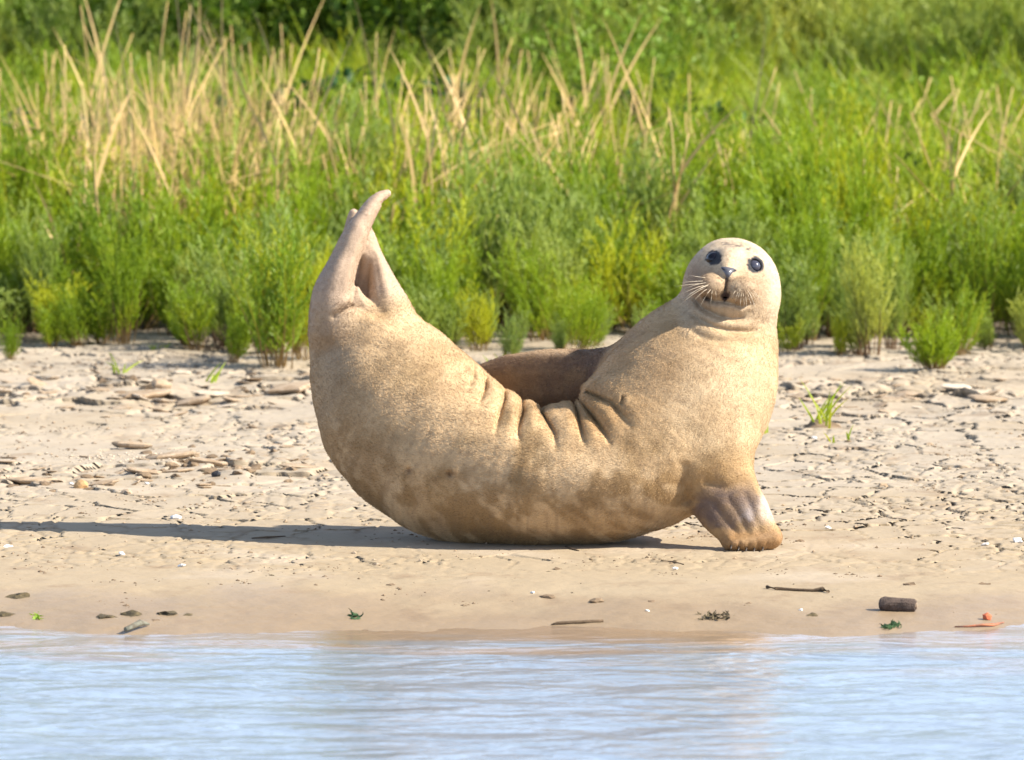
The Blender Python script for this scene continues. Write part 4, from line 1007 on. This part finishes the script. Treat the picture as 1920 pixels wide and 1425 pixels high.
# the pieces that can be told apart: px, py, half length, half width (m), thickness (m), tilt
for k, (px, py, a, b, t, ty, lab) in enumerate([
    (172, 727, .030, .05, .014, .10, 'pale rounded flake of mud, leftmost of the pale flakes in the broken band'),
    (268, 745, .060, .09, .022, -.06, 'broad tan slab of mud crust in the middle of the broken band at the left'),
    (300, 735, .022, .03, .030, .35, 'small steep piece of mud crust with a dark shaded side, upon the broad tan slab'),
    (362, 752, .045, .06, .022, -.20, 'tilted tan slab of mud crust right of the broad one'),
    (402, 741, .052, .07, .010, .05, 'nearly white flat slab of mud crust, the palest at the left'),
    (545, 738, .055, .08, .026, -.10, 'grey-tan slab of mud crust with a dark undercut, below the yellow-green bush'),
    (1795, 735, .035, .05, .012, .10, 'white-edged flake of mud on the broken band below the little round bush'),
    (1660, 745, .050, .07, .014, -.06, 'flat tan slab of mud crust left below the little round bush'),
    (1850, 752, .045, .07, .016, .08, 'grey-tan slab of mud crust at the right end of the broken band'),
    (1545, 745, .05, .07, .013, .05, 'flat brown slab of mud crust right of the chest of the seal'),
    (320, 858, .052, .05, .020, -.14, 'undercut slab of mud crust at the left, dark hollow below its front edge'),
    (250, 838, .042, .03, .020, .06, 'grey lump of mud with whitish ends, just above the undercut slab'),
    (392, 866, .040, .04, .016, .12, 'rough brown slab of mud crust just right of the undercut slab'),
    (330, 884, .034, .03, .010, -.10, 'thin flake of mud with a dark front edge, in front of the undercut slab'),
    (272, 892, .036, .03, .012, .14, 'curled flake of mud below the undercut slab'),
    (440, 882, .038, .03, .012, -.08, 'thin flake of mud right of the black pebble'),
    (60, 900, .055, .04, .016, .05, 'long dark-edged slab of mud crust at the left edge of the photo'),
    (195, 912, .034, .03, .010, -.12, 'narrow flake of mud between the ochre stone and the black pebble'),
    (560, 880, .04, .04, .012, .08, 'flake of mud close to the rounded flank of the seal'), ]):
    pale = k in (0, 4, 6); me = (SLP[k % 3] if pale else SL[k % 8])
    lay_on('crust_piece', me, px, py, a, b, t * .62, rd.uniform(-.4, .4), (rd.uniform(-.1, .02), ty), .18, lab, 'mud slab')
def band(n, fx, fy, name, meshes, size, flat, lab, cat, group, tilt=.2):
    for _ in range(n):
        s = rd.uniform(*size); t = s * rd.uniform(*flat)
        lay_on(name, rd.choice(meshes), fx(), fy(), s, s * rd.uniform(.8, 1.5), t, rd.uniform(-.6, .6), (rd.gauss(-.05, .08), rd.gauss(0, tilt)), .2, lab, cat, group)
gl = 'loose mud flakes of the broken bands'
band(62, lambda: rd.uniform(-20, 590), lambda: rd.gauss(735, 20), 'mud_flake', SL + SLP[:1], (.010, .030), (.12, .3), 'small loose flake of dried mud in the broken band at the left', 'mud flake', gl)
band(48, lambda: rd.uniform(1455, 1940), lambda: rd.gauss(738, 20), 'mud_flake', SL + SLP[:1], (.010, .026), (.12, .28), 'small loose flake of dried mud in the broken band at the right', 'mud flake', gl + ' at the right')
band(46, lambda: rd.uniform(-20, 600), lambda: rd.gauss(885, 22), 'mud_flake', SL, (.008, .020), (.14, .3), 'small loose flake of dried mud in the lower band at the left', 'mud flake', gl + ', lower left')
band(34, lambda: rd.uniform(-20, 1940), lambda: rd.uniform(690, 960), 'mud_clod', CLP + CL[:2], (.005, .012), (.5, .8), 'crumb-sized clod of mud lying loose on the cracked flat', 'mud clod', 'loose clods on the cracked flat')
band(44, lambda: rd.gauss(390, 90), lambda: rd.gauss(872, 16), 'mud_clod', CL, (.006, .017), (.45, .8), 'dark broken clod of mud in the patch round the undercut slab', 'mud clod', 'dark clods of the broken patch at mid left')
band(22, lambda: rd.uniform(-20, 210), lambda: rd.gauss(906, 7), 'mud_clod', CL, (.006, .014), (.4, .7), 'dark broken clod of mud along the long slab at the left edge', 'mud clod', 'dark clods at the left edge')
band(26, lambda: rd.gauss(330, 170), lambda: rd.gauss(722, 10), 'mud_clod', CL, (.007, .018), (.4, .7), 'dark clod of mud in the upper broken band at the left', 'mud clod', 'dark clods of the upper band')
# dark weed and clods along the water
for k, (px, py, s, lab) in enumerate([
    (36, 1121, .019, 'dark lump of weed on smooth mud near the water, at the far left'), (200, 1168, .015, 'dark lump of weed at the edge of the water, left of the tallest one'),
    (248, 1163, .018, 'tallest dark lump of weed at the edge of the water at the left'), (316, 1163, .017, 'dark lump of weed at the edge of the water, right of the tallest one'),
    (354, 1165, .009, 'small dark lump of weed, rightmost of the row at the left edge of the water'), (293, 1175, .009, 'brown lump just touching the water at the left'),
    (12, 1156, .016, 'brown lump of weed by the water at the left edge of the photo'), (732, 1100, .007, 'small dark clod on the smooth mud below the belly of the seal'),
    (1025, 1123, .013, 'low dark clod on the mud in front of the seal, left one of two'), (1118, 1134, .014, 'ragged dark clod on the mud in front of the seal, right one of two'),
    (1222, 1137, .007, 'small round dark clod between the ragged clod and the stick'), (1523, 1164, .011, 'blackish pebble of mud left below the driftwood log'),
    (1705, 1098, .011, 'brown crumbled clod on the mud above the driftwood log'), (1847, 1095, .008, 'small brown clod at the right, above the red fragment'), (77, 1073, .007, 'small dark pebble on the smooth mud at the left'),
    (1043, 1068, .007, 'tiny dark clod under the middle of the belly'), (1500, 1015, .008, 'dark clod beside the tip of the front flipper')]):
    lay_on('weed_clump' if 'weed' in lab else 'mud_clod', rock_mesh('weed_clump' if 'weed' in lab else 'mud_clod', 200 + k, M_WEED if 'weed' in lab or 'black' in lab else M_CLOD, 2, .75), px, py, s, s * 1.1, s * .42, rd.uniform(0, 6), (0, 0), .05, lab, 'weed' if 'weed' in lab else 'mud clod')
# shells
for k, (px, py, s, lab) in enumerate([
    (228, 1041, .008, 'white shell fragment with an orange edge on the mud at the left'), (341, 1063, .007, 'upright white shell fragment, right of the orange-edged one'),
    (14, 1024, .010, 'long thin white shell splinter at the left edge of the photo'), (1266, 1068, .0065, 'bright white shell bit at the end of the long crack before the belly'),
    (999, 1116, .005, 'small white shell bit above the dark clods before the seal'), (1214, 1155, .0045, 'small white shell bit close to the water, below the stick'),
    (1908, 1015, .011, 'large white crumbled shell at the right edge of the photo'), (1848, 1023, .007, 'small grey and white shell left of the large crumbled one'),
    (1552, 992, .007, 'grey and white shell right of the front flipper'), (330, 974, .012, 'thin white shell lying flat just behind the shadow of the seal'),
    (133, 910, .006, 'white shell bit beside the ochre stone'), (275, 911, .006, 'white shell bit in front of the curled flake'), (1527, 818, .006, 'white shell bit before the sprouting grass tuft'), (1502, 1155, .005, 'pale shell bit left of the blackish pebble')]):
    lay_on('shell', slab_mesh('shell', 300 + k, M_SHELL, 8, .35, .5), px, py, s, s * .8, s * .55, rd.uniform(0, 6), (rd.uniform(-.5, .1), rd.uniform(-.3, .3)), .0, lab, 'shell')
lay_on('pebble', rock_mesh('pebble', 31, M_BLACK, 2, .3), 405, 897, .0095, .009, .0085, .3, (0, 0), -.5, 'shiny black pebble standing out on the pale mud at the left', 'pebble')
lay_on('stone', rock_mesh('stone', 32, M_OCHRE, 2, .3), 152, 917, .016, .014, .010, .3, (0, 0), -.5, 'ochre stone lying half in the broken mud at the left', 'stone')
# driftwood, sticks, red and green bits at the water's edge
def log():
    g = on_ground(1683, 1154); e = obj('driftwood_log', None, None, (g.x, g.y, g.z), 'short thick grey-brown piece of driftwood lying near the water at the right', 'driftwood'); e.rotation_euler = (0, .03, -.12)
    r = random.Random(4); V = []; F = []; N = 16; ns = 11
    prof = [(-.0360, .0), (-.0352, .0080), (-.0325, .0128), (-.025, .0152), (-.012, .0150), (.0, .0146), (.012, .0150), (.024, .0146), (.0320, .0125), (.0348, .0085), (.0356, .0)]
    for x, q in prof:
        for i in range(N):
            a = 2 * math.pi * i / N; k = q * (1 + .07 * math.sin(3 * a + x * 60) + .05 * r.uniform(-1, 1)); V.append(((x + r.uniform(-.0008, .0008)) * .92, math.cos(a) * k * .85, .011 + math.sin(a) * k * .85))
    for j in range(ns - 1):
        for i in range(N): F.append((j * N + i, j * N + (i + 1) % N, (j + 1) * N + (i + 1) % N, (j + 1) * N + i)[::-1])
    obj('bark', mesh_from('bark', V, F, M_WOOD), e)
    mb = MB(); mb.tube([(.026, -.003, .0105), (.0330, -.0025, .011), (.0338, -.0025, .011)], [.0066, .0060, .004], 10); obj('broken_end', mb.mesh('broken_end', plain('pale_wood', c4(.40, .30, .21), c4(.22, .16, .11), 120)), e)
log()
def stick(name, pts, rad, mat, lab, cat, lift=.5):
    q = [on_ground(*p) for p in pts]; o = q[0].copy(); mb = MB()
    loc = [v - o + Vector((0, 0, r * lift)) for v, r in zip(q, rad)]
    mb.tube(loc, rad, 7); return obj(name, mb.mesh(name, mat, True), None, o, lab, cat)
stick('stick', [(1438, 1107), (1455, 1110), (1490, 1112), (1525, 1113), (1542, 1113), (1553, 1117)], [.0034, .0028, .0027, .0027, .0046, .0030], M_TWIG, 'thin dark stick with a knot at its right end, below the front flipper', 'stick', 1.0)
stick('stick', [(1034, 1175), (1045, 1174), (1090, 1173.5), (1131, 1172)], [.0012, .0027, .0030, .0026], M_TWIG, 'flat dark stick lying at the edge of the water below the belly', 'stick', 1.2)
stick('stick', [(236, 1201), (246, 1198), (262, 1192), (279, 1185)], [.0045, .005, .006, .002], plain('grey_wood', c4(.20, .21, .17), c4(.09, .08, .06), 60), 'grey-green piece of stick with a dark end, half in the water at the left', 'stick', 2.2)
stick('twig', [(1240, 1053), (1262, 1054), (1282, 1060)], [.001, .0016, .001], M_TWIG, 'thin dark twig lying on the mud before the belly, left of a white shell', 'twig', 1.0)
stick('twig', [(1060, 1026), (1072, 1031), (1086, 1034)], [.0012, .0016, .0008], M_TWIG, 'short dark twig close under the belly of the seal', 'twig', 1.0)
stick('twig', [(472, 1009), (500, 1010), (535, 1006)], [.0012, .0022, .001], M_TWIG, 'dark twig lying just in front of the shadow of the seal', 'twig', 1.0)
stick('twig', [(196, 698), (214, 706), (250, 712), (290, 716)], [.0015, .002, .0018, .001], M_TWIG, 'bent dark twig on the pale mud below the plants at the left', 'twig', 1.2)
stick('orange_weed', [(1790, 1184), (1815, 1184), (1840, 1183), (1862, 1181), (1882, 1171)], [.001, .0016, .0026, .0026, .001], M_ORANGE, 'orange-red strand of weed at the edge of the water, far right', 'weed', 1.6)
lay_on('brick_fragment', rock_mesh('brick_fragment', 55, M_RED, 1, .5), 1850, 1167, .0085, .008, .0075, .5, (0, .2), -.6, 'small orange-red brick fragment lying above the orange strand at the far right', 'brick fragment')
def weed(px, py, n, w, mat, lab, seed):
    r = random.Random(seed); g = on_ground(px, py); mb = MB()
    for _ in range(n):
        p = Vector((r.uniform(-w, w), r.uniform(-.03, .03), .001)); d = Vector((r.gauss(0, 1), r.gauss(0, 1), abs(r.gauss(0, .45)))).normalized(); pts = [p]
        for i in range(4): d = (d + Vector((r.gauss(0, .5), r.gauss(0, .5), r.gauss(-.05, .3)))).normalized(); q = pts[-1] + d * r.uniform(.002, .0055); q.z = max(q.z, .001); pts.append(q)
        mb.blade(pts, r.uniform(.003, .006), Vector((r.gauss(0, 1), r.gauss(0, 1), r.gauss(0, 1))))
    obj('seaweed', mb.mesh('seaweed', mat), None, g, lab, 'weed')
weed(1340, 1166, 70, .024, M_WEED, 'dark green clump of weed at the edge of the water, below the front flipper', 1)
weed(1670, 1186, 30, .018, M_GWEED, 'bright green shred of weed in the water, below the driftwood log', 2)
weed(72, 1162, 14, .006, leaf_mat('fresh_weed', c4(.2, .34, .03), c4(.28, .42, .04), c4(.3, .4, .04), c4(.2, .3, .05)), 'bright lime-green scrap of weed near the water at the left', 3)
weed(665, 1165, 12, .006, M_GWEED, 'small green scrap of weed by the water, below the tail end of the seal', 4)
# grass sprouting from the mud
def tuft(px, py, h, n, w, lab, seed, clump=None, lean=.5):
    r = random.Random(seed); g = on_ground(px, py); e = obj('grass_tuft', None, None, g, lab, 'grass tuft')
    for k in range(n):
        mb = MB(); a = r.uniform(0, 6.283); ln = r.uniform(.05, lean); p = Vector((r.gauss(0, w), r.gauss(0, w), -.002)); d = Vector((math.cos(a) * math.sin(ln), math.sin(a) * math.sin(ln), math.cos(ln))); L = h * r.uniform(.45, 1); pts = [p.copy()]
        for i in range(5): d = (d + Vector((math.cos(a), math.sin(a), -.5)) * r.uniform(.02, .12)).normalized(); p = p + d * L / 5; pts.append(p.copy())
        mb.blade(pts, r.uniform(.0035, .006), Vector((r.gauss(0, .3), 1, 0)), r.random() * .3); obj('blade', mb.mesh('blade', M_GRASS), e)
    if clump: o = obj('mud_foot', rock_mesh('mud_foot', seed, M_CLOD, 2, .6), e); o.scale = clump
tuft(1540, 800, .125, 16, .014, 'green grass tuft sprouting from a dark clump of mud right of the seal', 51, (.045, .03, .016))
tuft(1590, 826, .045, 3, .002, 'single upright green grass shoot right of the sprouting tuft', 52, (.008, .008, .004), .15)
tuft(1563, 826, .04, 2, .003, 'pair of short grass blades in front of the sprouting tuft', 53, None, .5)
tuft(1437, 812, .05, 4, .006, 'faint thin grass sprig touching the right side of the chest', 54)
tuft(218, 704, .07, 6, .016, 'sparse dark green sprig on pale mud at the left, below the fan-shaped plant', 55, None, .9)
tuft(396, 722, .075, 4, .012, 'pale dry sprig on the broken band left of the yellow-green bush', 56, None, .7)
tuft(296, 655, .03, 7, .014, 'low green sprout on the pale mud between two plants at the left', 57, None, .6)
tuft(935, 690, .08, 7, .012, 'pale green sprig seen just above the dark flipper on the back', 58, None, .6)
def twigs(px, py, n, h, w, lab, seed):
    r = random.Random(seed); g = on_ground(px, py); e = obj('bare_twigs', None, None, g, lab, 'bare plant')
    for k in range(n):
        mb = MB(); p = Vector((r.uniform(-w, w), r.uniform(-.02, .02), -.003)); d = Vector((r.gauss(0, .35), r.gauss(0, .3), 1)).normalized(); pts = [p, p + d * h * .5, p + (d + Vector((r.gauss(0, .2), 0, 0))) * h * r.uniform(.7, 1)]
        mb.tube(pts, [.0016, .0012, .0005], 4); obj('twig', mb.mesh('twig', M_TWIG), e)
twigs(400, 658, 26, .075, .05, 'row of bare dark twigs standing in the mud left of the yellow-green bush', 61)
twigs(362, 640, 12, .05, .02, 'bare dark twigs at the foot of the slim blue-green plant', 62)
# crumbs and specks nobody could count
def crumbs(name, n, fpos, size, mat, seed, flat=.6):
    r = random.Random(seed); V = []; F = []
    t = (1 + 5 ** .5) / 2; octa = [(1, 0, 0), (-1, 0, 0), (0, 1, 0), (0, -1, 0), (0, 0, 1), (0, 0, -1)]; of = [(0, 2, 4), (2, 1, 4), (1, 3, 4), (3, 0, 4), (2, 0, 5), (1, 2, 5), (3, 1, 5), (0, 3, 5)]
    xy = np.array([fpos(r) for _ in range(n)]); z = height(xy[:, 0], xy[:, 1])
    for (x, y), zz in zip(xy, z):
        s = size[0] * (size[1] / size[0]) ** (r.random() ** 2.2); b = len(V); sx = s * r.uniform(.7, 2.0); a = r.uniform(-.6, .6)
        for q in octa:
            px_, py_ = q[0] * sx * r.uniform(.7, 1.3), q[1] * s * r.uniform(.7, 1.3)
            V.append((x + px_ * math.cos(a) - py_ * math.sin(a), y + px_ * math.sin(a) + py_ * math.cos(a), zz + s * flat * (.3 + q[2])))
        F += [tuple(b + i for i in f) for f in of]
    obj(name, mesh_from(name, V, F, mat), kind='stuff')
def flatpos(y0, y1, pw=1.0):
    def f(r):
        y = y0 + (y1 - y0) * r.random() ** pw; return (r.uniform(-1.1, 1.1) * (y * .072 + .1), y)
    return f
def clump_pos(y0, y1):
    c = random.Random(9); cs = []
    for _ in range(150): y = c.uniform(y0, y1); cs.append((c.uniform(-1.1, 1.1), y, c.uniform(.008, .05)))
    def f(r):
        x, y, s = r.choice(cs); return (x + r.gauss(0, s), y + r.gauss(0, s * 1.6))
    return f
crumbs('mud_crumbs', 2600, flatpos(13.5, 18.9), (.0009, .0045), M_CRUST, 1, .8)
crumbs('dark_crumbs', 2200, clump_pos(12.95, 18.5), (.0009, .0042), M_CLOD, 2, .7)
crumbs('black_specks', 700, flatpos(12.85, 18.8), (.0009, .003), M_WEED, 3, .6)
crumbs('shell_grit', 260, lambda r: (-.96 + r.random() ** .8 * .30 + r.gauss(0, .02), 15.72 + r.gauss(0, .07)), (.0015, .0048), M_PALE, 4, .7)
crumbs('plant_litter', 1500, flatpos(17.9, 19.6), (.0015, .006), M_TWIG, 6, .5)
